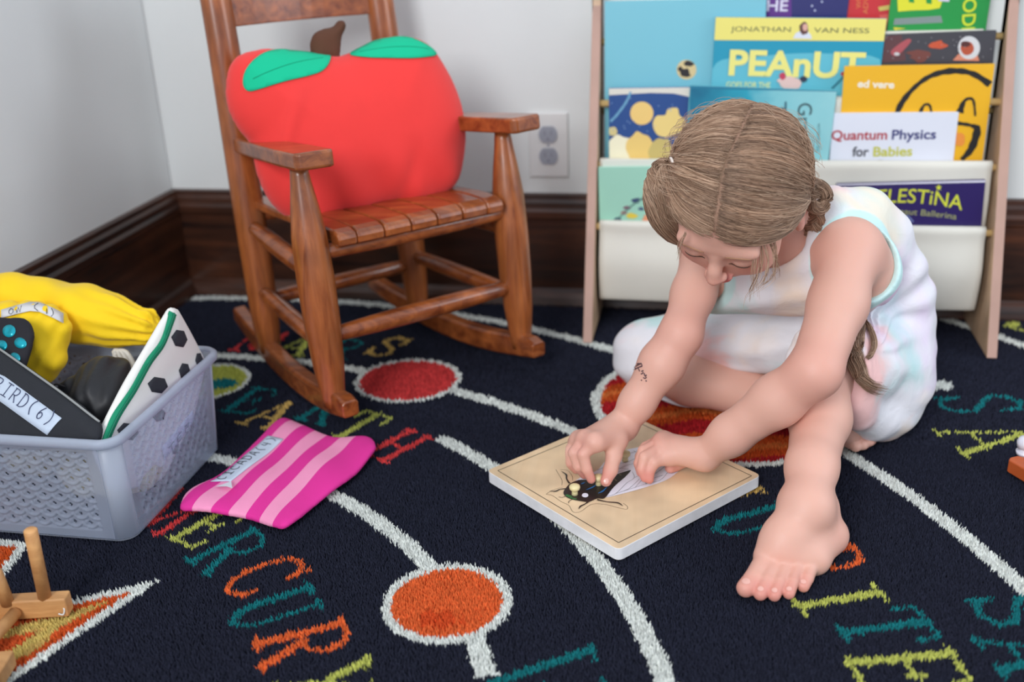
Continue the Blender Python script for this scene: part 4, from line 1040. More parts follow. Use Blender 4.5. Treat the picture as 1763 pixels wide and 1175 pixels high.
# --- teal dotted pouch behind it
c = cush_px(Q(0, 560, 1.09), Q(55, 565, 1.085), Q(30, 630, 1.05), roundpoly([(-70, 535), (10, 548), (48, 548), (60, 572), (54, 600), (40, 645), (20, 690), (-70, 690)], 14), 0.008, 0.025, rnd=False)
dot = c.body('dotted_pouch', mat('dark_cloth', (24, 22, 30), 0.8, bump=0.2, bscale=700), h=0.0026)
tag(dot, 'black pouch with shiny teal dots behind the BIRD pouch', 'pouch')
m_teal = mat('teal_foil', (18, 160, 176), 0.25, metal=0.3, vary=0.25, vscale=120)
for x, y, r in ((24, 575, 11), (33, 551, 9), (52, 572, 8), (42, 595, 9), (12, 600, 9), (4, 556, 10), (33, 620, 8), (2, 582, 6), (-15, 590, 9), (8, 625, 8)):
    pts = [c.uv(x+r*math.cos(a), y+r*math.sin(a)) for a in np.linspace(0, 6.28, 18, endpoint=False)]
    if poly_sd(c.poly, np.array([q[0] for q in pts]), np.array([q[1] for q in pts])).min() > 0.0008: c.patch('dot', m_teal, pts, dot, off=0.0006, thick=0.0004)

# --- yellow drawstring bags
m_yel = mat('yellow_cotton', (250, 208, 10), 0.8, bump=0.25, bscale=500, sheen=0.1)
F = Field((-1.02, 1.02, 0.02), (-0.68, 1.30, 0.33), 0.003)
Yb = 1.205
F.chain([Q(-40, 505, Yb), Q(20, 510, Yb), Q(80, 524, Yb), Q(140, 540, Yb-0.01), Q(195, 553, Yb-0.01), Q(236, 562, Yb-0.01), Q(252, 566, Yb-0.01)], [0.024, 0.028, 0.033, 0.036, 0.031, 0.019, 0.017], 0.02)
for i in range(7):
    a = i*0.9; p = Q(240, 563, Yb-0.01); F.cone(p+np.array([0, 0.012*math.cos(a), 0.014*math.sin(a)]), p+np.array([0.016, 0.017*math.cos(a), 0.019*math.sin(a)]), 0.005, 0.006, 0.006)
pe = Q(236, 562, Yb-0.01); ax = nrm(Q(236, 562, Yb)-Q(140, 540, Yb)); bn = nrm(np.cross(ax, (0, 1, 0)))
def gath(X, Y, Z):
    tx, ty, tz = X-pe[0], Y-pe[1], Z-pe[2]
    al = tx*ax[0]+ty*ax[1]+tz*ax[2]; a = np.arctan2(ty, tx*bn[0]+ty*bn[1]+tz*bn[2])
    return 0.0028*np.sin(a*11+al*20)*np.exp(-((al-0.005)/0.055)**2)+0.0022*np.sin(a*4+al*55)*np.exp(-((al+0.1)/0.08)**2)
F.warp(gath)
yb = F.build('drawstring_bag', m_yel)
tag(yb, 'long yellow cloth bag with gathered end lying across the back rim', 'bag', 'yellow bags in the bin')
F = Field((-1.02, 0.98, 0.0), (-0.70, 1.22, 0.30), 0.003)
Y2 = 1.135
F.chain([Q(-50, 560, Y2), Q(20, 560, Y2), Q(75, 562, Y2), Q(98, 578, Y2)], [0.028, 0.028, 0.026, 0.018], 0.015)
F.chain([Q(70, 575, Y2), Q(78, 620, Y2-0.02), Q(55, 665, Y2-0.03)], [0.026, 0.021, 0.012], 0.015)
F.cone(Q(95, 560, Y2), Q(60, 545, Y2), 0.016, 0.02, 0.01)
F.warp(lambda X, Y, Z: 0.0016*np.sin(X*170+Z*120)+0.001*np.sin(X*300-Z*200))
yb2 = F.build('drawstring_bag', m_yel)
tag(yb2, 'smaller yellow cloth bag with white handwritten label, under the long yellow bag', 'bag', 'yellow bags in the bin')
bvh = BVHTree.FromPolygons([v.co for v in yb2.data.vertices], [p.vertices for p in yb2.data.polygons])
def ray_hit(bv, x, y, off=0.001):
    h = bv.ray_cast(Vector(CAM), Vector(ray(x, y)))
    return None if h[0] is None else np.array(h[0])-ray(x, y)*off
tops, bots = [], []
for t in np.linspace(0, 1, 14):
    x = 2+107*t; yt = np.interp(x, [2, 30, 60, 90, 109], [534, 526, 518, 530, 540]); ybm = np.interp(x, [2, 30, 60, 90, 109], [548, 541, 534, 547, 557])
    a, bq = ray_hit(bvh, x, yt, 0.003), ray_hit(bvh, x, ybm, 0.003)
    if a is not None and bq is not None: tops.append(a); bots.append(bq)
if len(tops) > 2:
    n = len(tops); lo = mesh_obj('paper_label', tops+bots, [[i, i+1, n+i+1, n+i] for i in range(n-1)], mat('paper_label_white', (216, 214, 214), 0.6), yb2)
    sd = lo.modifiers.new('thickness', 'SOLIDIFY'); sd.thickness = 0.0006
    mb = MB(); tops, bots = np.array(tops), np.array(bots)
    def lp(s, r):
        x = s*(n-1); i = min(int(x), n-2); f = x-i
        return (tops[i]*(1-f)+tops[i+1]*f)*(1-r)+(bots[i]*(1-f)+bots[i+1]*f)*r-ray(60, 540)*0.0012
    for i, chh in enumerate('OW (9)'):
        for stt in HAND[chh]: mb.tube([lp(0.12+0.13*(i+0.8*a[0]), 0.85-0.7*a[1]) for a in stt], 0.0005, 5)
    mb.build('handwritten_text', m_ink2, lo, smooth=True)

# --- small black drawstring bag
F = Field((-0.83, 0.97, 0.0), (-0.62, 1.17, 0.22), 0.0026)
Y3 = 1.07
F.ell(Q(185, 672, Y3), (0.038, 0.036, 0.042), k=0.01); F.ell(Q(178, 700, Y3-0.03), (0.04, 0.036, 0.04), k=0.02)
F.chain([Q(160, 655, Y3), Q(128, 666, Y3-0.01), Q(114, 668, Y3-0.012)], [0.022, 0.0085, 0.0095], 0.015)
F.chain([Q(190, 650, Y3+0.01), Q(205, 634, Y3+0.02)], [0.022, 0.012], 0.012)
F.warp(lambda X, Y, Z: 0.0016*np.sin(X*150-Z*170+Y*60)+0.001*np.sin(X*330+Z*140))
blk = F.build('drawstring_bag', mat('black_satin', (26, 26, 30), 0.55, bump=0.15, bscale=300))
tag(blk, 'small black drawstring bag between the BIRD pouch and the football pouch', 'bag')
cp = Q(116, 668, Y3-0.02)
mb = MB(); mb.tube(spline([cp, cp+np.array([-0.012, -0.004, 0.006]), cp+np.array([-0.02, 0, -0.004]), cp+np.array([-0.022, -0.002, -0.02])], 16), 0.0012, 6); mb.build('cord', mat('black_cord', (20, 20, 24), 0.7), blk, smooth=True)
# --- beige bag underneath
F = Field((-0.98, 0.97, 0.0), (-0.66, 1.21, 0.16), 0.003)
F.ell((-0.80, 1.14, 0.055), (0.05, 0.045, 0.045), k=0.02); F.ell((-0.73, 1.165, 0.08), (0.03, 0.03, 0.045), k=0.02); F.ell((-0.86, 1.10, 0.05), (0.05, 0.06, 0.044), k=0.02)
F.ell((-0.74, 1.05, 0.04), (0.07, 0.05, 0.03), k=0.02)
F.warp(lambda X, Y, Z: 0.0022*np.sin(X*130+Y*90)+0.0015*np.sin(Y*210-Z*160))
bg = F.build('cloth_bag', mat('beige_muslin', (196, 184, 152), 0.9, bump=0.3, bscale=500))
tag(bg, 'crumpled beige cloth bag lying at the bottom of the bin', 'bag')
p = Q(208, 618, 1.17); mb = MB()
for k in range(4):
    a = k*1.3; mb.tube(spline([p+np.array([0.004*k-0.006, 0, -0.02]), p+np.array([0.006*math.cos(a)-0.004, 0.004, 0.004]), p+np.array([0.006*k-0.008, 0.0, 0.010]), p+np.array([0.008*k-0.004, 0.003, -0.022])], 14), 0.0032, 8)
mb.build('ribbon', mat('white_ribbon', (226, 220, 208), 0.7), bg, smooth=True)
# ================================================================== PINK STRIPED POUCH
pz = 0.009
corn = [(312, 872), (330, 848), (400, 800), (452, 752), (486, 724), (520, 733), (575, 752), (632, 755), (647, 770), (640, 785), (600, 825), (540, 870), (515, 893), (490, 909), (468, 904), (425, 888), (380, 884), (335, 882), (314, 880)]
A, Bq = P(312, 876, pz), P(486, 727, pz)
Cq = P(490, 905, pz)
wav = lambda U, V: 0.0025*np.sin(U*34+1.0)*np.cos(V*30)+0.0015*np.sin(U*60-V*50)
c = cush_px(A, Bq, Cq, corn, 0.0062, 0.028, 0.0012, wav, n=140)
m_pink = bpy.data.materials.new('pink_stripes'); m_pink.use_nodes = True; nt = m_pink.node_tree; N = nt.nodes; Lk = nt.links
tc = N.new('ShaderNodeTexCoord'); vt = N.new('ShaderNodeVectorMath'); vt.operation = 'DOT_PRODUCT'
# stripes run along the zip edge; coordinate across them
e1 = P(490, 908, 0)-P(312, 876, 0); e2 = P(486, 725, 0)-P(312, 876, 0); e2 = nrm(e2); across = nrm(e1-e2*np.dot(e1, e2))
Wd = abs(np.dot(P(495, 903, 0)-P(312, 876, 0), across)); a0 = float(np.dot(P(312, 876, 0), across))
vt.inputs[1].default_value = tuple(across); Lk.new(tc.outputs['Object'], vt.inputs[0])
mr = N.new('ShaderNodeMapRange'); mr.inputs[1].default_value = a0-0.004; mr.inputs[2].default_value = a0+Wd*1.07+0.006
Lk.new(vt.outputs['Value'], mr.inputs[0]); cr = N.new('ShaderNodeValToRGB'); cr.color_ramp.interpolation = 'CONSTANT'
PK, PL = lin((222, 44, 146)), lin((242, 150, 188))
stops = [(0, PL), (0.07, PK), (0.19, PL), (0.33, PK), (0.46, PL), (0.59, PK), (0.72, PL), (0.85, PK)]
el = cr.color_ramp.elements; el[0].color = PL; el[0].position = 0; el[1].position = 0.07; el[1].color = PK
for q, cl in stops[2:]: e = el.new(q); e.color = cl
Lk.new(mr.outputs[0], cr.inputs[0]); Lk.new(cr.outputs[0], N['Principled BSDF'].inputs['Base Color']); N['Principled BSDF'].inputs['Roughness'].default_value = 0.9
nz = N.new('ShaderNodeTexNoise'); nz.inputs['Scale'].default_value = 900; bp = N.new('ShaderNodeBump'); bp.inputs['Strength'].default_value = 0.3; bp.inputs['Distance'].default_value = 0.001
Lk.new(tc.outputs['Object'], nz.inputs['Vector']); Lk.new(nz.outputs[0], bp.inputs['Height']); Lk.new(bp.outputs[0], N['Principled BSDF'].inputs['Normal'])
pink = c.body('striped_pouch', m_pink, h=0.0022)
tag(pink, 'pink striped cloth pouch with handwritten CICADA (4) label lying on the rug', 'pouch')
lb = [c.uv(*q) for q in ((364, 838), (462, 760), (489, 767), (430, 815), (398, 838), (392, 837))]
lbl = c.patch('paper_label', m_lab, lb, pink, off=0.001, thick=0.0004)
handwriting(c, 'CICADA(4)', c.uv(384, 836), c.uv(482, 764), 0.0135, 'handwritten_text', m_ink2, lbl, r=0.00045, off=0.0018)
pp = [P(372, 838, 0.019), P(398, 829, 0.019), P(400, 841, 0.024), P(390, 838, 0.022)]
mesh_obj('curled_corner', pp, [[0, 1, 2, 3]], mat('paper_back', (232, 234, 240), 0.6), lbl)

# ================================================================== CICADA PUZZLE BOARD
zt = 0.0165
iL, iB, iR, iT = [P(*q, zt) for q in ((857, 811), (1065, 935), (1294, 820), (1080.5, 719.4))]
bu = nrm(iB-iL); bu[2] = 0; bu = nrm(bu); bv = np.array([-bu[1], bu[0], 0])          # bu: L->B side, bv: towards R
LU, LV = np.linalg.norm(iB-iL), np.linalg.norm(iR-iB); mg = 0.0105
o_ = iL.copy(); o_[2] = 0
loop = roundpoly([(-mg, -mg), (LU+mg, -mg), (LU+mg, LV+mg), (-mg, LV+mg)], 0.009, 6)
m_ply = wood('plywood', (222, 190, 150), (234, 206, 168), 0.42, 'Y', 3, ramp=(0.2, 0.8), bump=0.02)
m_edge = mat('ply_edge', (230, 229, 230), 0.6, vary=0.06, vscale=60)
b = MB(); b.extrude(loop, o_+np.array([0, 0, 0.001]), bu, bv, (0, 0, zt-0.001)); board = b.build('puzzle_board', m_ply, bevel=0.0008)
board.data.materials.append(m_edge)
for p in board.data.polygons:
    if abs(p.normal.z) < 0.5: p.material_index = 1
tag(board, 'square light wood puzzle board with black and white cicada, under the hands of the child', 'puzzle')
def bpt(x, y, z=zt): q = P(x, y, z); return q
m_line = mat('dark_line', (46, 36, 30), 0.6)
b = MB()
cs = [iL, iB, iR, iT]
for i in range(4):
    p, q = cs[i], cs[(i+1) % 4]; t = nrm(q-p); n2 = np.array([-t[1], t[0], 0])*0.0005
    b.add([p-n2+[0, 0, 0.0002], q-n2+[0, 0, 0.0002], q+n2+[0, 0, 0.0002], p+n2+[0, 0, 0.0002]], [[0, 1, 2, 3]])
b.build('border_line', m_line, board)
def flat(name, pts, m, z, parent, smooth=False, n=None, thick=0):
    q = np.array([bpt(*a, zt)[:2] for a in pts])
    if smooth: q = spline(q, n or 6*len(q), closed=True)
    vs, fs = tri2d(q, 0.5); V = np.concatenate([vs, np.full((len(vs), 1), z)], 1)
    o = mesh_obj(name, V, fs, m, parent, False)
    if thick: sd = o.modifiers.new('thickness', 'SOLIDIFY'); sd.thickness = thick; sd.offset = -1
    return o
def ink(name, lines, m, z, r, parent):
    mb = MB()
    for l in lines:
        q = spline([bpt(*a, zt)[:2] for a in l], 5*len(l)); t = np.gradient(q, axis=0); t /= np.linalg.norm(t, axis=1)[:, None]; nn = np.stack([-t[:, 1], t[:, 0]], 1)
        rr = r if np.isscalar(r) else np.interp(np.linspace(0, 1, len(q)), np.linspace(0, 1, len(r)), r)[:, None]
        E = np.concatenate([q+nn*rr, q-nn*rr]); m_ = len(q)
        mb.add(np.concatenate([E, np.full((len(E), 1), z)], 1), [[i, i+1, m_+i+1, m_+i] for i in range(m_-1)])
    return mb.build(name, m, parent)
m_wing = mat('wing_print', (232, 230, 240), 0.35); m_body_ = mat('cicada_black', (30, 26, 26), 0.35)
# cut grooves of the inset pieces
def z1(x, y): return (940+x/5.34, 680+y/5.34)
ink('groove', [[z1(90, 690), z1(120, 740), z1(148, 790), z1(145, 835)], [z1(130, 690), z1(200, 700), z1(240, 750), z1(245, 790)], [z1(0, 918), z1(60, 930), z1(140, 985), z1(210, 1020), z1(250, 1080), z1(320, 1075), z1(420, 1010), z1(540, 1010), z1(660, 1040), z1(740, 1055), z1(748, 1030), z1(710, 1000)], [z1(0, 918), z1(60, 880), z1(160, 850)]], m_line, zt+0.0003, 0.00022, board)
w1 = flat('wing', [z1(540, 945), z1(620, 850), z1(700, 760), z1(800, 690), z1(900, 640), z1(1080, 640), z1(1240, 670), z1(1180, 740), z1(1080, 800), z1(900, 860), z1(700, 915)], m_wing, zt+0.0006, board, True)
w2 = flat('wing', [z1(400, 745), z1(480, 690), z1(560, 600), z1(660, 545), z1(760, 505), z1(900, 480), z1(950, 490), z1(960, 540), z1(880, 640), z1(780, 700), z1(640, 740), z1(500, 780)], m_wing, zt+0.0005, board, True)
w3 = flat('wing', [z1(270, 795), z1(330, 755), z1(400, 745), z1(380, 790)], m_wing, zt+0.0005, board)
ink('wing_vein', [[z1(545, 942), z1(640, 915), z1(740, 820), z1(810, 770), z1(795, 715)], [z1(640, 915), z1(760, 870), z1(860, 780)], [z1(810, 770), z1(870, 748), z1(1000, 730), z1(1110, 650)], [z1(640, 915), z1(820, 858), z1(920, 825), z1(1050, 790), z1(1135, 700)], [z1(820, 858), z1(890, 780)], [z1(920, 830), z1(925, 800), z1(1000, 770), z1(1080, 745)], [z1(1135, 700), z1(1110, 650)]], m_line, zt+0.0009, 0.0002, w1)
ink('wing_vein', [[z1(470, 700), z1(600, 650), z1(760, 620), z1(860, 560), z1(940, 500)], [z1(640, 700), z1(760, 650), z1(880, 630)], [z1(600, 600), z1(720, 560), z1(850, 520)], [z1(660, 680), z1(760, 690)], [z1(480, 735), z1(640, 720), z1(760, 690)], [z1(800, 520), z1(880, 560), z1(900, 600)]], m_line, zt+0.0009, 0.0002, w2)
bdy = flat('cicada_body', [z1(160, 905), z1(185, 860), z1(225, 820), z1(300, 790), z1(390, 785), z1(470, 780), z1(560, 760), z1(640, 740), z1(715, 715), z1(780, 700), z1(730, 760), z1(660, 820), z1(610, 870), z1(540, 955), z1(470, 960), z1(395, 990), z1(330, 985), z1(230, 965), z1(180, 940)], m_body_, zt+0.0008, board, True)
for _l in ([z1(215, 820), z1(190, 780), z1(185, 740), z1(140, 710)], [z1(180, 870), z1(130, 875), z1(90, 892), z1(36, 892)], [z1(395, 985), z1(360, 1010), z1(320, 1030), z1(300, 1055)], [z1(470, 970), z1(560, 990), z1(660, 1000), z1(705, 1028)]): ink('leg_print', [_l], m_body_, zt+0.0009, [0.0013, 0.0008, 0.0012, 0.0003], bdy)
ink('feeler', [[z1(185, 935), z1(150, 950), z1(118, 945)], [z1(240, 968), z1(212, 985), z1(208, 1002)]], m_body_, zt+0.0009, 0.0004, bdy)
flat('white_spot', [z1(330+30*math.cos(a)+30, 932+20*math.sin(a)) for a in np.linspace(0, 6.28, 16, endpoint=False)], m_wing, zt+0.0011, bdy)
ink('blue_mark', [[z1(370, 882), z1(420, 862), z1(470, 832)], [z1(478, 914), z1(520, 895), z1(562, 855)], [z1(320, 830), z1(360, 812)]], mat('blue_print', (36, 110, 176), 0.4), zt+0.0011, [0.0002, 0.0012, 0.0003], bdy)
ink('green_mark', [[z1(180, 930), z1(230, 955), z1(280, 968)], [z1(190, 925), z1(240, 945)]], mat('green_print', (60, 150, 80), 0.4), zt+0.0011, 0.0006, bdy)
ink('tan_mark', [[z1(670, 738), z1(692, 748)], [z1(612, 765), z1(650, 800)], [z1(580, 815), z1(605, 832)]], mat('tan_print', (170, 150, 110), 0.4), zt+0.0011, 0.0004, bdy)
m_knob = mat('knob_wood', (228, 212, 160), 0.45)
def knob(x, y, name='knob'):
    q = bpt(x, y); b = MB(); zz = [0, 0.004, 0.007, 0.0085, 0.011, 0.013, 0.0142, 0.0146]; rr = [0.0042, 0.0036, 0.0042, 0.0062, 0.0068, 0.0062, 0.004, 0.0008]
    b.tube([q+np.array([0, 0, z]) for z in zz], rr, 18, side=(1, 0, 0)); return b.build(name, m_knob, board, smooth=True)
knob(*z1(265, 922)); knob(*z1(484, 832)); knob(*z1(728, 612))

# ================================================================== PEG STAND (lower left) AND TOY (right edge)
m_peg = wood('peg_wood', (176, 122, 72), (212, 160, 104), 0.5, 'X', 5, ramp=(0.3, 0.7))
st_ = empty('peg_stand', P(60, 1055, 0)); tag(st_, 'small wooden peg stand with round dowels in the lower left corner', 'peg stand')
pa, pb = P(-60, 1034, 0.024), P(116, 1024, 0.024); ux = nrm(pb-pa); vx_ = np.array([-ux[1], ux[0], 0])
pc = (pa+pb)/2; b = MB(); b.box(pc+np.array([0, 0, -0.0115])-vx_*0.0, (np.linalg.norm(pb-pa)/2, 0.0085, 0.0115), np.array([ux, vx_, [0, 0, 1]]), bev=0.002); b.build('bar', m_peg, st_)
for (x, y), (tx, ty), yy in (((78, 1033), (52, 912), None), ((14, 1040), (-8, 985), None)):
    p0 = P(x, y, 0.02); dirn = Q(tx, ty, p0[1]-0.004); b = MB(); b.tube([p0, p0+(dirn-p0)*0.985, p0+(dirn-p0)], [0.0068, 0.0068, 0.0055], 20); b.build('peg', m_peg, st_, smooth=True)
p0 = P(26, 1056, 0.012); p1 = P(-30, 1120, 0.014); b = MB(); b.tube([p0, p1], 0.0068, 20); b.build('peg', m_peg, st_, smooth=True)
q0 = P(-40, 1150, 0.02); b = MB(); b.box(P(-14, 1166, 0.009), (0.028, 0.012, 0.009), np.array([nrm(P(20, 1130, 0)-P(-10, 1180, 0)), nrm(np.cross((0, 0, 1), P(20, 1130, 0)-P(-10, 1180, 0))), [0, 0, 1]]), bev=0.002); b.build('bar', m_peg, st_)
p0 = P(112, 1052, 0.008); b = MB(); b.tube(spline([p0+np.array([-0.004, 0, 0.006]), p0+np.array([0.001, -0.002, 0.004]), p0+np.array([0.0, -0.004, -0.002]), p0+np.array([-0.004, -0.006, 0.0])], 16), 0.0008, 6); b.build('thread', mat('white_thread', (220, 220, 214), 0.8), st_, smooth=True)

m_toy = mat('toy_orange', (184, 86, 40), 0.45, vary=0.08, vscale=30)
A, Bq = P(1734, 806, 0.004), P(1790, 840, 0.004); u = nrm(Bq-A); v = np.array([-u[1], u[0], 0])
b = MB(); b.extrude([(0, 0.006), (0.004, 0), (0.07, 0), (0.07, 0.026), (0.012, 0.026), (0, 0.018)], A-v*0.004-np.array([0, 0, 0.003]), u, v, (0, 0, 0.018)); toy = b.build('toy_block', m_toy, bevel=0.002)
tag(toy, 'orange brown toy with white knob at the right edge of the picture', 'toy')
q = P(1764, 783, 0.016); b = MB(); zz = [0, 0.005, 0.0055, 0.010, 0.0105, 0.018, 0.023, 0.026]; rr = [0.010, 0.011, 0.007, 0.007, 0.0105, 0.0115, 0.009, 0.003]
b.tube([q+np.array([0, 0, z]) for z in zz], rr, 22, side=(1, 0, 0)); b.build('knob', mat('white_knob', (224, 222, 232), 0.3), toy, smooth=True)

# ================================================================== CHILD
SK = dict(wristL=P(1213, 783, 0.052), elbowL=Q(1403, 640, 1.125), shL=Q(1463, 430, 1.265),
          wristR=P(1072, 733, 0.066), elbowR=Q(1172, 576, 1.23), shR=Q(1215, 440, 1.345),
          kneeL=Q(1418, 638, 1.240), ankL=P(1390, 868, 0.064), kneeR=P(1122, 612, 0.062), ankR=P(1428, 728, 0.034),
          hipL=np.array([0.232, 1.378, 0.095]), hipR=np.array([0.162, 1.435, 0.085]),
          pelvis=np.array([0.208, 1.420, 0.086]), waist=np.array([0.202, 1.410, 0.178]), chest=np.array([0.135, 1.365, 0.245]), neck=np.array([0.088, 1.318, 0.280]))
# head frame: s = towards her left ear, f = face direction, v = crown
HB = np.array([CR, CU, -CF])                          # camera axes
hv = nrm(np.array([-0.24, 0.33, 0.91])@HB)
hf = np.array([-0.36, -0.88, 0.30])@HB; hf = nrm(hf-hv*np.dot(hf, hv))
hs = np.cross(hv, hf)
hc = Q(1268, 317, 1.205)
def H(s, f, v): return hc+hs*s+hf*f+hv*v
HAX = np.array([hs, hf, hv])

G = Field((-0.17, 0.895, -0.004), (0.40, 1.545, 0.475), 0.0019)
S = SK
# torso
G.chain([S['pelvis'], S['waist'], S['chest']], [0.074, 0.066, 0.062], 0.03)
G.cone(S['shL']+[0.012, 0.03, -0.035], S['shR']+[0.02, 0.015, -0.03], 0.048, 0.048, 0.03)
G.cone(S['shL']+[-0.004, 0.012, -0.004], S['neck'], 0.030, 0.030, 0.03); G.cone(S['shR']+[0.01, 0, 0], S['neck'], 0.030, 0.030, 0.03)
G.cone(S['neck']+[0.012, 0.016, -0.004], H(0, -0.022, -0.055), 0.034, 0.030, 0.025)
# thighs
G.cone(S['hipL'], S['kneeL'], 0.062, 0.038, 0.03); G.cone(S['hipR'], S['kneeR'], 0.060, 0.046, 0.03)
# left shin (upright) with calf
kl, al = S['kneeL'], S['ankL']
mid = kl+(al-kl)*0.38+np.array([0.004, 0.012, -0.008])
G.chain([kl, mid, kl+(al-kl)*0.75, al], [0.0330, 0.0345, 0.0275, 0.0245], 0.015)
# right shin lying on the rug
kr, ar = S['kneeR'], S['ankR']
G.chain([kr, P(1190, 650, 0.048), P(1300, 684, 0.040), ar], [0.044, 0.038, 0.031, 0.021], 0.02)
# left foot
heel = P(1425, 925, 0.020); bigb = P(1320, 960, 0.018); lilb = P(1403, 962, 0.0145)
G.cone(al+[0, 0.004, -0.006], heel+[0, 0.004, 0.002], 0.024, 0.019, 0.02)
G.cone(heel, lilb, 0.018, 0.0125, 0.02)
G.cone(al+[-0.002, -0.006, -0.006], P(1348, 935, 0.032), 0.024, 0.018, 0.02)
G.cone(P(1345, 928, 0.034), bigb, 0.019, 0.0145, 0.02)
G.cone(P(1352, 930, 0.032), P(1350, 956, 0.020), 0.018, 0.014, 0.02); G.cone(P(1372, 925, 0.028), P(1378, 958, 0.018), 0.019, 0.0135, 0.02)
G.cone(P(1395, 915, 0.024), lilb, 0.018, 0.013, 0.02)
G.ell(P(1425, 872, 0.050), (0.011, 0.012, 0.012), k=0.014)      # ankle bone
G.ell(P(1360, 868, 0.056), (0.010, 0.012, 0.012), k=0.014)
toes = [((1314, 970, 0.016), (1297, 996, 0.0140), (1284, 1013, 0.0105), 0.0112, 0.0100), ((1335, 970, 0.0175), (1320, 1000, 0.0150), (1309, 1023, 0.0085), 0.0080, 0.0074),
        ((1354, 972, 0.0165), (1342, 1003, 0.0140), (1333, 1025, 0.0080), 0.0076, 0.0070), ((1374, 972, 0.0155), (1365, 1002, 0.0130), (1358, 1022, 0.0075), 0.0074, 0.0066), ((1398, 972, 0.0135), (1390, 996, 0.0110), (1383, 1010, 0.0070), 0.0078, 0.0066)]
T2 = Field(G.lo, G.lo+G.h*(G.n-1), G.h) if False else None
for a, b_, c_, r0, r1 in toes: G.chain([P(*a), P(*b_)], [r0, r0*0.88], 0.003); G.cone(P(*b_), P(*c_), r0*0.88, r1, 0.0012)
# right foot, toes peeping out behind
G.cone(ar, P(1462, 744, 0.026), 0.021, 0.017, 0.015); G.cone(ar+[0.005, 0, 0.004], P(1470, 732, 0.032), 0.018, 0.013, 0.015)
for i, (x, y, z) in enumerate(((1512, 742, 0.018), (1508, 752, 0.014), (1500, 760, 0.011), (1489, 766, 0.009), (1477, 769, 0.008))):
    G.chain([P(1474-i*5, 742+i*3.5, z+0.004), P(x-4, y, z+0.003), P(x, y, z)], [0.0095, 0.0072, 0.0075 if i == 0 else 0.0062], 0.0015)
A_F = Field(G.lo, G.lo+G.h*(G.n-1), G.h)
# arms
A_F.chain([S['shL'], S['shL']*0.55+S['elbowL']*0.45+np.array([0.004, 0, -0.002]), S['elbowL']], [0.036, 0.0325, 0.0290], 0.016)
A_F.chain([S['elbowL'], S['elbowL']*0.68+S['wristL']*0.32+np.array([0, 0.002, -0.002]), S['elbowL']*0.25+S['wristL']*0.75, S['wristL']], [0.0285, 0.0295, 0.0240, 0.0185], 0.014)
A_F.chain([S['shR'], S['shR']*0.5+S['elbowR']*0.5, S['elbowR']], [0.032, 0.0265, 0.0255], 0.016)
A_F.chain([S['elbowR'], S['elbowR']*0.68+S['wristR']*0.32, S['elbowR']*0.25+S['wristR']*0.75, S['wristR']], [0.0255, 0.0275, 0.0212, 0.0178], 0.014)
# hands: metacarpals then fingers (knuckle, middle joint, end joint, tip)
def hand(w, fingers, thumb, web):
    for i, f in enumerate(fingers):
        k = P(*f[0]); A_F.cone(w, k, 0.0155, 0.0098, 0.010)
        if i: A_F.cone(P(*fingers[i-1][0]), k, 0.0098, 0.0098, 0.008)
    for f in fingers:
        A_F.chain([P(*q) for q in f], [0.0086, 0.0074, 0.0066, 0.0056][:len(f)], 0.0018)
    t = [P(*q) for q in thumb]; A_F.cone(w, t[0], 0.0150, 0.0125, 0.010); A_F.chain(t, [0.0125, 0.0098, 0.0086, 0.0070], 0.004)
    A_F.cone(t[0], P(*fingers[web][0]), 0.0105, 0.0100, 0.010)
hand(S['wristR'], [[(1024, 762, 0.075), (1004, 783, 0.062), (1010, 808, 0.044), (1018, 826, 0.030)],
                   [(1008, 757, 0.072), (988, 780, 0.060), (996, 804, 0.043), (1006, 818, 0.030)],
                   [(997, 758, 0.064), (980, 778, 0.050), (983, 797, 0.036), (992, 809, 0.026)],
                   [(993, 763, 0.053), (983, 783, 0.041), (981, 796, 0.031), (987, 805, 0.025)]],
     [(1062, 758, 0.062), (1057, 785, 0.050), (1051, 810, 0.037), (1043, 829, 0.029)], 0)
hand(S['wristL'], [[(1142, 757, 0.055), (1112, 771, 0.049), (1102, 787, 0.036), (1104, 800, 0.026)],
                   [(1139, 763, 0.056), (1108, 777, 0.051), (1100, 798, 0.038), (1103, 814, 0.027)],
                   [(1141, 772, 0.054), (1110, 788, 0.050), (1105, 808, 0.037), (1110, 823, 0.027)],
                   [(1150, 785, 0.047), (1126, 797, 0.044), (1118, 812, 0.034), (1118, 826, 0.025)]],
     [(1188, 782, 0.040), (1172, 793, 0.031), (1162, 800, 0.026), (1154, 806, 0.0245)], 3)
sl, X, Y, Z = G.region(G.lo, G.lo+G.h*G.n)
kk = (0.0015+0.026*np.clip((Z-0.215)/0.05, 0, 1)+0*X+0*Y).astype(np.float32)
d_ = A_F.F[sl]; g_ = G.F[sl]; h_ = np.maximum(kk-np.abs(g_-d_), 0)/kk
G.F[sl] = np.minimum(g_, d_)-h_*h_*kk*0.25
del A_F, kk, d_, g_, h_
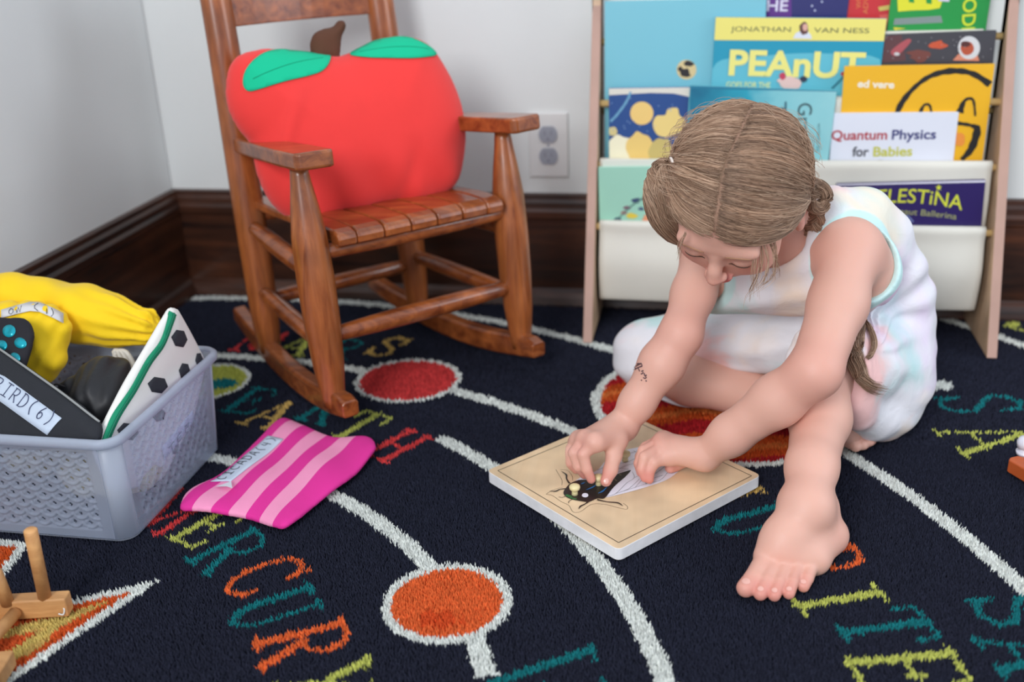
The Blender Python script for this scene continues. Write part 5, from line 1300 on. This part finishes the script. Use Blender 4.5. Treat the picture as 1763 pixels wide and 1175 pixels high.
# head
G.ell(H(0, -0.004, 0.0), (0.0725, 0.088, 0.075), HAX, 0.01)
G.ell(H(0, 0.034, -0.040), (0.058, 0.050, 0.058), HAX, 0.02)
G.ell(H(0, 0.055, -0.087), (0.026, 0.024, 0.020), HAX, 0.025)
for sg in (-1, 1):
    G.ell(H(sg*0.033, 0.050, -0.060), (0.026, 0.026, 0.026), HAX, 0.02)            # cheeks
    G.ell(H(sg*0.028, 0.094, -0.026), (0.015, 0.010, 0.009), HAX, 0.014, 's')
    G.ell(H(sg*0.028, 0.0735, -0.029), (0.0150, 0.0125, 0.0105), HAX, 0.003)         # lowered lids
    G.ell(H(sg*0.026, 0.0755, -0.010), (0.022, 0.009, 0.010), HAX, 0.014)
    G.ell(H(sg*0.0085, 0.092, -0.0575), (0.0056, 0.0062, 0.0050), HAX, 0.004)        # nostril wings
    G.ell(H(sg*0.073, -0.004, -0.036), (0.0080, 0.018, 0.030), HAX, 0.006)  # ears
    G.ell(H(sg*0.083, 0.001, -0.032), (0.0055, 0.010, 0.017), HAX, 0.003, 's')
    G.ell(H(sg*0.075, 0.006, -0.059), (0.0055, 0.007, 0.008), HAX, 0.005)
G.chain([H(0, 0.083, -0.022), H(0, 0.093, -0.042), H(0, 0.0995, -0.053)], [0.0056, 0.0064, 0.0080], 0.009)
G.ell(H(0, 0.085, -0.074), (0.0175, 0.0075, 0.0042), HAX, 0.004); G.ell(H(0, 0.0835, -0.0815), (0.0155, 0.0075, 0.0050), HAX, 0.004)
G.ell(H(0, 0.0945, -0.0775), (0.018, 0.0035, 0.0009), HAX, 0.002, 's')
m_skin = mat('skin', (236, 184, 160), 0.5, attr=True, sss=0.18, bump=0.06, bscale=500, spec=0.35)
tipsP = [P(1018, 826, 0.030), P(1006, 818, 0.030), P(992, 809, 0.026), P(1043, 829, 0.029), P(1103, 814, 0.027), P(1110, 823, 0.027), P(1118, 826, 0.025), P(1154, 806, 0.0245)]+[P(*t[2]) for t in toes]+[P(1500, 755, 0.012)]
SKIN = np.array(lin((221, 171, 153))[:3]); PINKC = np.array(lin((208, 124, 112))[:3]); LIP = np.array(lin((206, 112, 108))[:3]); DARKC = np.array(lin((120, 84, 70))[:3])
def skin_col(V):
    C = np.tile(SKIN, (len(V), 1))
    def mix(w, c):
        w = np.clip(w, 0, 1)[:, None]; C[:] = C*(1-w)+c*w
    for p in tipsP: mix(0.65*np.exp(-(np.linalg.norm(V-p, axis=1)/0.014)**2), PINKC)
    for p, r, a in ((S['elbowL'], 0.035, 0.45), (S['elbowR'], 0.04, 0.25), (S['kneeL'], 0.03, 0.3), (S['shL'], 0.05, 0.12), (P(1130, 770, 0.055), 0.02, 0.3), (P(1005, 770, 0.07), 0.02, 0.3), (P(1335, 975, 0.02), 0.02, 0.15), (heel, 0.02, 0.45)):
        mix(a*np.exp(-(np.linalg.norm(V-p, axis=1)/r)**2), PINKC)
    q = (V-hc)@HAX.T
    for sg in (-1, 1):
        mix(0.45*np.exp(-(((q[:, 0]-sg*0.036)/0.018)**2+((q[:, 1]-0.07)/0.03)**2+((q[:, 2]+0.055)/0.018)**2)), PINKC)
        mix(0.5*np.exp(-(((q[:, 0]-sg*0.078)/0.012)**2+((q[:, 1]+0.008)/0.02)**2+((q[:, 2]+0.03)/0.03)**2)), PINKC)
    mix(0.35*np.exp(-((q[:, 0]/0.012)**2+((q[:, 1]-0.103)/0.012)**2+((q[:, 2]+0.054)/0.012)**2)), PINKC)
    mix(1.4*np.exp(-((q[:, 0]/0.017)**4+((q[:, 1]-0.088)/0.010)**4+((q[:, 2]+0.0778)/0.0085)**4)), LIP)
    return C
girl = G.build('child', m_skin, None, skin_col, smooth=2)
tag(girl, 'child with blonde pigtails in pale tie-dye dress, sitting on rug over puzzle board', 'person')
del G
bvg = BVHTree.FromPolygons([v.co for v in girl.data.vertices], [p.vertices for p in girl.data.polygons])
def surf(p, off):                                      # nearest point on the skin, lifted by off
    co, n, i, d = bvg.find_nearest(Vector(p)); return np.array(co)+np.array(n)*off
# nails
m_nail = mat('nail', (226, 172, 158), 0.28, coat=0.3)
def nail(p, along, r, l, nm='toenail'):
    along = nrm(along); c, n, i, d = bvg.find_nearest(Vector(p)); n = np.array(n); c = np.array(c); a = nrm(along-n*np.dot(along, n)); s_ = np.cross(n, a)
    vs = []; fs = []; k = 5
    for i in range(k):
        for j in range(k):
            u, v = (i/(k-1)*2-1), (j/(k-1)*2-1); f = math.sqrt(max(0, 1-0.55*u*u*v*v))
            vs.append(surf(c+a*v*l*f+s_*u*r*f+n*0.001, 0.00045))
    fs = [[i*k+j, (i+1)*k+j, (i+1)*k+j+1, i*k+j+1] for i in range(k-1) for j in range(k-1)]
    return mesh_obj(nm, vs, fs, m_nail, girl)
for t in toes:
    b_, c_ = P(*t[1]), P(*t[2]); d = nrm(c_-b_); big = t[3] > 0.01
    nail(c_+d*0.001+np.array([0, -0.001, t[4]+0.002]), d, t[4]*0.5, t[4]*0.4)
for a, b_ in (((1051, 810, 0.037), (1043, 829, 0.029)),):
    d = nrm(P(*b_)-P(*a)); nail(P(*b_)+nrm(CAM-P(*b_))*0.01, d, 0.0038, 0.0042, 'fingernail')
# eyelashes, brows
m_lash = mat('lash', (92, 64, 50), 0.7)
for sg in (-1, 1):
    b = MB(); b.tube([surf(H(sg*(0.028+0.014*t), 0.089-0.006*t*t, -0.0345-0.001*t*t), 0.0006) for t in np.linspace(-1, 1, 9)], [0.0003]+[0.0008]*7+[0.0003], 5); b.build('lashes', m_lash, girl, smooth=True)
    b = MB(); b.tube([surf(H(sg*(0.028+0.016*t), 0.092-0.006*t*t, -0.0065-0.003*t*t), 0.0004) for t in np.linspace(-1, 1, 9)], [0.0004]+[0.0010]*7+[0.0004], 5); b.build('eyebrow', mat('brow', (168, 126, 98), 0.8), girl, smooth=True)
# ink drawing on the right forearm
b = MB(); zoomA = lambda x, y: (1060+x/6.53, 560+y/6.53)
for l in ([(150, 500), (215, 470), (290, 430)], [(160, 525), (230, 490), (295, 460)], [(150, 490), (155, 520), (185, 505), (180, 480)], [(210, 465), (225, 500)], [(240, 440), (262, 432), (290, 440), (295, 465), (270, 470)], [(255, 490), (270, 520)], [(290, 520), (312, 512)], [(285, 550), (300, 545), (310, 530)], [(318, 540), (330, 575), (345, 560)], [(310, 590), (330, 600), (345, 585)], [(285, 618), (295, 622)], [(335, 625), (350, 632)]):
    q = []
    for a in spline(l, 4*len(l)):
        h = ray_hit(bvg, *zoomA(*a), 0.0004)
        if h is not None: q.append(h)
    if len(q) > 1: b.tube(q, 0.0008, 5)
if b.v: b.build('ink_drawing', mat('skin_ink', (98, 70, 74), 0.7), girl, smooth=True)

# ------------------------------------------------------------------ dress
D = Field((-0.20, 1.08, -0.004), (0.42, 1.57, 0.40), 0.0026)
g = 0.008
D.chain([S['pelvis'], S['waist'], S['chest']], [0.074+g, 0.066+g, 0.062+g], 0.03)
D.cone(S['shL']+[0.012, 0.03, -0.035], S['shR']+[0.02, 0.015, -0.03], 0.048+g, 0.048+g, 0.03)
D.cone(S['shL']+[-0.010, 0.016, -0.000], S['neck'], 0.030+g*0.6, 0.030+g*0.6, 0.03); D.cone(S['shR']+[0.014, 0.004, 0], S['neck'], 0.030+g*0.6, 0.030+g*0.6, 0.03)
# arm holes and neckline
D.cone(S['shL']+[0.030, -0.06, -0.005], S['shL']+[0.008, 0.012, -0.014], 0.060, 0.046, 0.004, 's')
D.cone(S['shR']+[-0.03, -0.05, -0.02], S['shR']+[-0.016, 0.0, -0.010], 0.060, 0.042, 0.004, 's')
D.cone(S['neck']+[0.012, 0.016, 0.0], H(0, 0.0, -0.07), 0.050, 0.060, 0.004, 's')
D.chain([Q(1436, 352, 1.315), Q(1490, 368, 1.345), Q(1524, 404, 1.365), Q(1540, 455, 1.38), Q(1548, 520, 1.40), Q(1552, 590, 1.41)], [0.024, 0.026, 0.026, 0.028, 0.038, 0.044], 0.03)
# skirt: seat, lap, over both knees
E_ = Field(D.lo, D.lo+D.h*(D.n-1), D.h)
E_.ell((0.228, 1.385, 0.060), (0.076, 0.092, 0.074), k=0.02)
E_.ell((0.208, 1.425, 0.075), (0.090, 0.080, 0.083), k=0.03)
E_.cone(S['hipL']+[0, 0, 0.004], S['kneeL']+[0.006, 0.004, 0.004], 0.070, 0.056, 0.03)
E_.cone(S['hipR']+[0, 0, 0.004], S['kneeR']+[-0.004, 0.006, -0.002], 0.070, 0.055, 0.03)
E_.ell(S['kneeR']+[0.008, -0.008, -0.004], (0.050, 0.052, 0.052), k=0.01)
E_.cone(np.array([0.14, 1.39, 0.125]), P(1290, 566, 0.115), 0.060, 0.040, 0.03)
E_.cone(P(1180, 585, 0.085), P(1330, 600, 0.115), 0.028, 0.032, 0.03)
E_.cone(P(1215, 612, 0.072), P(1335, 628, 0.085), 0.016, 0.018, 0.02)
E_.cone(np.array([0.20, 1.36, 0.05]), np.array([0.235, 1.335, 0.035]), 0.05, 0.034, 0.03)
# open the left leg: cut past the knee, and the hem above the right shin
cutn = nrm(S['kneeL']-S['hipL']+np.array([-0.02, -0.05, -0.05]))
E_.half(S['kneeL']+cutn*0.000, cutn, 0.004, lo=(0.08, 1.08, 0.05), hi=(0.32, 1.27, 0.33))
hA, hB_, = P(1178, 627, 0.052), P(1345, 647, 0.062)
dn = nrm(np.cross(hB_-hA, ray(1260, 636))); dn = dn if dn[2] < 0 else -dn
E_.half(hA, dn, 0.004, lo=(-0.035, 1.20, 0.0), hi=(0.118, 1.40, 0.2))
E_.chain([Q(1500, 640, 1.28), Q(1476, 655, 1.245), Q(1470, 690, 1.238), Q(1476, 718, 1.245)], [0.03, 0.022, 0.018, 0.016], 0.02)
E_.cone(Q(1470, 700, 1.25), Q(1500, 720, 1.30), 0.02, 0.03, 0.02)
sl, X, Y, Z = D.region(D.lo, D.lo+D.h*D.n)
D.comb(sl, E_.F[sl], 0.012)
def folds(X, Y, Z):
    f = 0*X+0*Y+0*Z
    # gathers at the waist, ripples across the lap and the seat
    d = np.sqrt((X-0.235)**2+(Y-1.36)**2+(Z-0.165)**2)
    a = np.arctan2(Z-0.165, X-0.20)
    f = f+0.0026*np.sin(a*13+d*20)*np.exp(-((d-0.06)/0.05)**2)
    f = f+0.0012*np.sin(X*95+Z*130+1.2*np.sin(Y*40))*np.exp(-((X-0.30)/0.06)**2)
    f = f+0.0014*np.sin(X*60-Z*150)*(X < 0.16)
    f = f+0.0008*np.sin((X*0.7+Y)*85+Z*60)*np.exp(-((Z-0.20)/0.06)**2)*(X > 0.17)
    return f
D.warp(folds)
D.F = np.maximum(D.F, (-(D.lo[2]+D.h*np.arange(D.n[2]))[None, None, :]+0.001).astype(np.float32))
m_dress = bpy.data.materials.new('tie_dye'); m_dress.use_nodes = True; nt = m_dress.node_tree; N = nt.nodes; Lk = nt.links
tc = N.new('ShaderNodeTexCoord'); b_ = N['Principled BSDF']
prev = None
base_c = lin((230, 228, 232))
for i, (off, cl, sc_, lo_, hi_) in enumerate((((0, 0, 0), (246, 190, 184), 8.5, 0.53, 0.68), ((3, 7, 1), (178, 224, 220), 7.5, 0.52, 0.70), ((9, 2, 5), (232, 210, 236), 7.0, 0.56, 0.74), ((4, 14, 8), (250, 226, 200), 6.5, 0.56, 0.72))):
    mp = N.new('ShaderNodeMapping'); mp.inputs['Location'].default_value = off; Lk.new(tc.outputs['Object'], mp.inputs[0])
    nz = N.new('ShaderNodeTexNoise'); nz.inputs['Scale'].default_value = sc_; nz.inputs['Detail'].default_value = 3; nz.inputs['Distortion'].default_value = 0.4; Lk.new(mp.outputs[0], nz.inputs['Vector'])
    mr = N.new('ShaderNodeMapRange'); mr.interpolation_type = 'SMOOTHSTEP'; mr.inputs[1].default_value = lo_; mr.inputs[2].default_value = hi_; mr.inputs[4].default_value = 0.85; Lk.new(nz.outputs[0], mr.inputs[0])
    mx = N.new('ShaderNodeMix'); mx.data_type = 'RGBA'; Lk.new(mr.outputs[0], mx.inputs[0]); mx.inputs[7].default_value = lin(cl)
    if prev is None: mx.inputs[6].default_value = base_c
    else: Lk.new(prev, mx.inputs[6])
    prev = mx.outputs[2]
at = N.new('ShaderNodeVertexColor'); at.layer_name = 'Col'; mx = N.new('ShaderNodeMix'); mx.data_type = 'RGBA'
sp2 = N.new('ShaderNodeSeparateColor'); Lk.new(at.outputs[0], sp2.inputs[0]); Lk.new(sp2.outputs[0], mx.inputs[0]); Lk.new(prev, mx.inputs[6]); mx.inputs[7].default_value = lin((200, 232, 230))
Lk.new(mx.outputs[2], b_.inputs['Base Color']); b_.inputs['Roughness'].default_value = 0.9
nz = N.new('ShaderNodeTexNoise'); nz.inputs['Scale'].default_value = 32; nz.inputs['Detail'].default_value = 6; nz.inputs['Distortion'].default_value = 0.8; bp = N.new('ShaderNodeBump'); bp.inputs['Strength'].default_value = 0.5; bp.inputs['Distance'].default_value = 0.004
Lk.new(tc.outputs['Object'], nz.inputs['Vector']); Lk.new(nz.outputs[0], bp.inputs['Height']); Lk.new(bp.outputs[0], b_.inputs['Normal'])
def dcol(V):
    def cd(a, b, ra, rb):
        ab = b-a; t = np.clip((V-a)@ab/(ab@ab), 0, 1); return np.linalg.norm(V-a-t[:, None]*ab, axis=1)-(ra+(rb-ra)*t)
    d = np.minimum(cd(S['shL']+[0.030, -0.06, -0.005], S['shL']+[0.008, 0.012, -0.014], 0.060, 0.046), cd(S['shR']+[-0.03, -0.05, -0.02], S['shR']+[-0.016, 0.0, -0.010], 0.060, 0.042))
    w = np.clip((0.0135-d)/0.002, 0, 1); return np.stack([w, w, w], 1)
dress = D.build('dress', m_dress, girl, dcol, smooth=2); dress['label'] = 'pale white pink and mint tie-dye sleeveless dress'
bvd = BVHTree.FromPolygons([v.co for v in dress.data.vertices], [p.vertices for p in dress.data.polygons])
# scrap of hem lying under the right shin
b = MB(); q = [P(x, y, 0.004) for x, y in ((1138, 683), (1160, 692), (1182, 697), (1212, 698))]
b.tube(spline(q, 16), [0.006]*6+[0.009]*6+[0.002]*5, 10, flat=0.4) if False else b.tube(spline(q, 12), 0.0065, 10, flat=0.5); b.build('hem', m_dress, dress, smooth=True)

# ------------------------------------------------------------------ hair
m_hair = mat('hair', (150, 112, 78), 0.42, attr=True, spec=0.35)
m_cap = mat('hair_base', (112, 80, 54), 0.75, attr=True)
CAPR = np.array([0.0725, 0.088, 0.075])
K = Field(hc-0.125, hc+0.125, 0.0026)
K.ell(H(0, -0.004, 0), CAPR+0.0022, HAX, 0.004)
K.half(H(0, 0.076, 0.026), -(hv*0.95-hf*1.0), 0.006)
K.half(H(0, 0, -0.055), -hv, 0.01)
K.ell(H(0.081, -0.006, -0.030), (0.022, 0.024, 0.036), HAX, 0.004, 's')
def capcol(V):
    q = (V-hc)@HAX.T; C = np.tile(np.array(lin((126, 98, 76))[:3]), (len(V), 1))
    w = 0.75*np.exp(-(q[:, 0]/0.0024)**2)[:, None]*(q[:, 2] > 0)[:, None]
    return C*(1-w)+np.array(lin((186, 146, 124))[:3])*w
cap = K.build('hair_base', m_cap, None, capcol, smooth=2)
cap.name = 'hair'; cap.parent = girl
def qn(a): return a/np.linalg.norm(a, axis=-1, keepdims=True)
def onskull(dirs, lift):                                # directions in head space -> points
    r = 1/np.sqrt(((dirs/CAPR)**2).sum(-1, keepdims=True))
    L = dirs*(r+lift[..., None]); L = L+np.array([0, -0.004, 0])
    return hc+L@HAX
def strands(name, paths, rad, cols, parent):
    n, m, _ = paths.shape                               # n strands, m points
    T = np.gradient(paths, axis=1); T = qn(T+1e-9)
    Aa = qn(np.cross(T, np.broadcast_to(np.array([0.31, 0.2, 0.93]), T.shape))); Bb = np.cross(T, Aa)
    ring = []
    for k in range(3):
        w = 2*math.pi*k/3; ring.append(paths+(Aa*math.cos(w)+Bb*math.sin(w))*rad[:, :, None])
    V = np.stack(ring, 2).reshape(-1, 3)
    idx = np.arange(n*m*3).reshape(n, m, 3)
    fs = [np.stack([idx[:, :-1, k], idx[:, 1:, k], idx[:, 1:, (k+1) % 3], idx[:, :-1, (k+1) % 3]], -1).reshape(-1, 4) for k in range(3)]
    C = np.repeat(cols, 3, axis=1).reshape(-1, 3)
    return mesh_obj(name, V, np.concatenate(fs), m_hair, parent, True, C)
HC = [np.array(lin(c)[:3]) for c in ((116, 90, 74), (147, 117, 95), (176, 143, 118), (208, 178, 152))]
def hcol(n, m, bias=0.0):
    t = np.clip(rng.beta(2.2, 2.4, n)*3+bias, 0, 2.999); i = t.astype(int); f = (t-i)[:, None]
    A_ = np.array(HC); c = A_[i]*(1-f)+A_[i+1]*f
    return np.repeat(c[:, None], m, axis=1)
def tie_dir(p):                                         # head-space direction of a world point
    q = (np.asarray(p)-hc)@HAX.T; return q
def cam_depth_point(x, y, ref): return onplane(x, y, ref, -CF)
tieR_w = H(-0.068, 0.002, 0.014); tieL_w = H(0.070, -0.046, -0.010)
# put the ties where the photo shows them
tieR_w = cam_depth_point(1152, 286, H(-0.055, 0.0, 0.02)); tieL_w = cam_depth_point(1392, 336, H(0.06, -0.04, -0.02))
def scalp(side, n, m=18):
    out = []; cnt = 0; tie = tie_dir(tieR_w if side < 0 else tieL_w)
    while cnt < n:
        d = rng.normal(size=(n*3, 3)); d = qn(d)
        p = d/np.sqrt(((d/CAPR)**2).sum(-1, keepdims=True))
        part = 0.0016*np.sin(p[:, 1]*70)+0.0022*np.sin(p[:, 1]*23+1)
        ok = ((p[:, 0]+part)*side > 0.0003+rng.normal(0, 0.0005, len(p))) & (p[:, 2] > 0.024+1.02*(p[:, 1]-0.075)-0.012*rng.random(len(p))**3) & (p[:, 2] > -0.058)
        near = np.linalg.norm(p-tie, axis=1) > 0.02
        ok &= near
        # more roots close to the parting and the hair line
        w = 0.35+np.exp(-(p[:, 0]/0.012)**2)*1.2+np.exp(-((p[:, 2]-0.024-1.02*(p[:, 1]-0.075))/0.010)**2)
        ok &= rng.random(len(p)) < w/1.6
        out.append(d[ok]); cnt += ok.sum()
    d = np.concatenate(out)[:n]
    td = qn(tie[None]*1.0)
    t = np.linspace(0, 1, m)
    om = np.arccos(np.clip((d*td).sum(-1), -1, 1))[:, None, None]; tt = t[None, :, None]
    tt2 = tt
    path = (np.sin((1-tt2)*om)*d[:, None]+np.sin(tt2*om)*td)/np.sin(om)
    # sag: strands bow a little towards the back/down before reaching the tie
    bow = np.sin(math.pi*tt)*rng.normal(0, 0.035, (n, 1, 1))
    side_v = qn(np.cross(d, td))[:, None]
    path = qn(path+side_v*bow)
    lift = 0.0022+0.0065*np.sin(math.pi*np.clip(t*0.95+0.05, 0, 1))[None]*rng.uniform(0.35, 1.0, (n, 1))+rng.uniform(0, 0.0025, (n, 1))+0.0006*np.sin(t[None]*rng.uniform(5, 20, (n, 1))+rng.uniform(0, 6, (n, 1)))
    e1_ = qn(np.cross(td, [0.0, 1.0, 0.2])); e2_ = np.cross(td, e1_); az = np.arctan2(d@e2_[0], d@e1_[0])
    clump = np.sin(az*13+2*np.sin(az*5))+0.7*np.sin(az*31+1)+0.5*np.sin(az*57)
    lift = lift+0.0010*clump[:, None]*np.sin(math.pi*np.clip(t, 0, 1))[None]
    scalp.clump = clump
    W = onskull(path, lift)
    # blend the end into the tie itself
    b2 = np.clip((t-0.72)/0.28, 0, 1)[None, :, None]**1.6
    tw = (tieR_w if side < 0 else tieL_w)+rng.normal(0, 0.0028, (n, 1, 3))
    return W*(1-b2)+tw*b2
M_ = 15
rads = np.interp(np.linspace(0, 1, M_), [0, 0.1, 0.8, 1], [0.00025, 0.00042, 0.00042, 0.0004])
for sd_, n in ((-1, 8500), (1, 11000)):
    Pp = scalp(sd_, n, M_); cols = hcol(n, M_)*(1+0.13*scalp.clump)[:, None, None]
    strands('hair_strands', Pp, np.tile(rads, (n, 1)), cols, cap)
def lock(name, ctr, n, spread, curl=0.0, bias=0.0, m=24, end=0.3, r=0.00045, par=None):
    c = spline(ctr, m); c = c[np.linspace(0, len(c)-1, m).astype(int)]
    t = np.linspace(0, 1, m)
    T = qn(np.gradient(c, axis=0)); A_ = qn(np.cross(T, np.array([0.2, 0.1, 1.0]))); B_ = np.cross(T, A_)
    a = rng.uniform(0, 2*math.pi, n)[:, None]; rr = np.sqrt(rng.uniform(0, 1, n))[:, None]
    env = (np.interp(t, np.linspace(0, 1, len(spread)), spread))[None]
    tw = a+curl*t[None]*2*math.pi
    off = env*rr*np.cos(tw), env*rr*np.sin(tw)
    Pt = c[None]+A_[None]*off[0][:, :, None]+B_[None]*off[1][:, :, None]
    Pt += 0.0009*np.sin(t[None, :, None]*rng.uniform(4, 14, (n, 1, 1))+rng.uniform(0, 6, (n, 1, 3)))
    L = rng.uniform(1-end, 1.0, n)                        # uneven lengths
    ti = np.clip(t[None]*L[:, None], 0, 1)*(m-1); i0 = np.clip(ti.astype(int), 0, m-2); f = (ti-i0)[:, :, None]
    k = np.arange(n)[:, None]; Pt = Pt[k, i0]*(1-f)+Pt[k, i0+1]*f
    rad = np.tile(np.interp(t, [0, 0.8, 1], [r, r, r*0.3]), (n, 1))
    return strands(name, Pt, rad, hcol(n, m, bias), par or cap)
CP = lambda x, y, ref: cam_depth_point(x, y, ref)
# right side (image left): tail falling behind and below the tie
lock('pigtail', [tieR_w, CP(1142, 290, tieR_w+hv*-0.01), CP(1134, 312, tieR_w-hv*0.014), CP(1133, 345, tieR_w-hv*0.020), CP(1142, 378, tieR_w-hv*0.03), CP(1160, 402, tieR_w-hv*0.045), CP(1190, 420, tieR_w-hv*0.07)], 1500, [0.003, 0.014, 0.017, 0.017, 0.013, 0.008], m=20, bias=0.1)
lock('pigtail', [tieR_w, CP(1150, 300, tieR_w+hv*0.005), CP(1148, 330, tieR_w-hv*0.0), CP(1154, 365, tieR_w-hv*0.01), CP(1170, 395, tieR_w-hv*0.02)], 900, [0.003, 0.012, 0.015, 0.013, 0.006], m=18, bias=0.3)
# left side (image right): knot, then a braid that runs down behind the ear
kn = tieL_w
lock('braid', [kn+hv*0.004, CP(1398, 318, kn), CP(1416, 326, kn-hv*0.006), CP(1422, 344, kn-hv*0.01), CP(1410, 358, kn-hv*0.012), CP(1396, 352, kn-hv*0.004), CP(1398, 336, kn+hv*0.008), CP(1412, 338, kn+hv*0.004)], 520, [0.006, 0.008, 0.008, 0.008, 0.006, 0.003], m=30, end=0.1)
bl = spline([CP(1408, 356, kn-hv*0.03), CP(1404, 385, kn-hv*0.06), CP(1392, 412, kn-hv*0.085), CP(1380, 438, kn-hv*0.09), CP(1378, 462, kn-hv*0.095), CP(1388, 490, kn-hv*0.10), Q(1420, 530, 1.27), Q(1460, 545, 1.29)], 40)
for k in range(3):
    q = []
    for i, p in enumerate(bl):
        t = i/len(bl); w = 2*math.pi*(t*5+k/3); T = nrm(bl[min(i+1, len(bl)-1)]-bl[max(i-1, 0)]); A_ = nrm(np.cross(T, hv)); B_ = np.cross(T, A_)
        q.append(p+A_*0.0062*math.cos(w)+B_*0.0045*math.sin(2*w))
    lock('braid_strand', q[::2], 260, [0.0045, 0.0048, 0.0048, 0.004], m=46, end=0.02, bias=0.1)
# loose tail coming out behind the upper arm and over the skirt
Yt = 1.235
def DR(x, y, off=0.008):
    h = bvd.ray_cast(Vector(CAM), Vector(ray(x, y))); return np.array(h[0])-ray(x, y)*off if h[0] is not None else Q(x, y, 1.22)
lock('loose_tail', [DR(1482, 500, 0.0), DR(1488, 520, 0.004), DR(1484, 548), DR(1474, 580), DR(1470, 612), DR(1480, 642), DR(1496, 664), DR(1524, 672, 0.006)], 620, [0.002, 0.0035, 0.007, 0.0105, 0.010, 0.008, 0.009], m=30, end=0.6, bias=0.1, r=0.0004)
lock('loose_tail', [DR(1480, 545), DR(1496, 562), DR(1505, 590), DR(1500, 610), DR(1492, 617, 0.004)], 140, [0.002, 0.0028, 0.003, 0.002], m=22, end=0.15, bias=0.3)
# fine wisps round the face and crown
n = 240; m = 12; W = []
for i in range(n):
    side = rng.choice([-1, 1]); d0 = qn(np.array([side*rng.uniform(0.0, 0.9), rng.uniform(-1, 0.75), rng.uniform(0.15, 1.0)])); st_d = qn(np.array([side*1.0, 0.1, 0.1]))
    p = []
    for t in np.linspace(0, 1, m):
        d = qn(d0*(1-0.5*t)+st_d*0.5*t+rng.normal(0, 0.02, 3)*0); p.append(onskull(d[None], np.array([0.006+0.013*t*rng.uniform(0.9, 1.0)+0.006*math.sin(t*5+i)]))[0])
    W.append(p)
strands('flyaway_hair', np.array(W), np.full((n, m), 0.00022), hcol(n, m, 0.8), cap)
fw = [[(1302, 400), (1312, 440), (1304, 475), (1290, 505), (1284, 540)], [(1310, 405), (1322, 450), (1312, 490), (1286, 512)], [(1330, 400), (1336, 440), (1330, 480), (1300, 500)], [(1296, 402), (1300, 440), (1298, 480), (1305, 530)], [(1180, 400), (1170, 425), (1168, 450)], [(1318, 400), (1330, 430), (1338, 460), (1340, 480)]]
for l in fw:
    lock('face_wisp', [CP(x, y, H(0.03, 0.095, -0.01*i)) for i, (x, y) in enumerate(l)], 10, [0.001, 0.002, 0.0035, 0.004], m=18, end=0.3, r=0.00028, bias=0.4)
# hair tie
b = MB(); ax_ = nrm(CP(1136, 292, tieR_w)-tieR_w)
pts = [CP(1153, 285, tieR_w)-CF*0.021+0.0052*(hv*math.cos(a)+np.cross(ax_, hv)*math.sin(a)) for a in np.linspace(0, 2*math.pi, 20)]
b.tube(pts, 0.0016, 8); b.build('hair_tie', mat('white_elastic', (232, 220, 210), 0.6), cap, smooth=True)
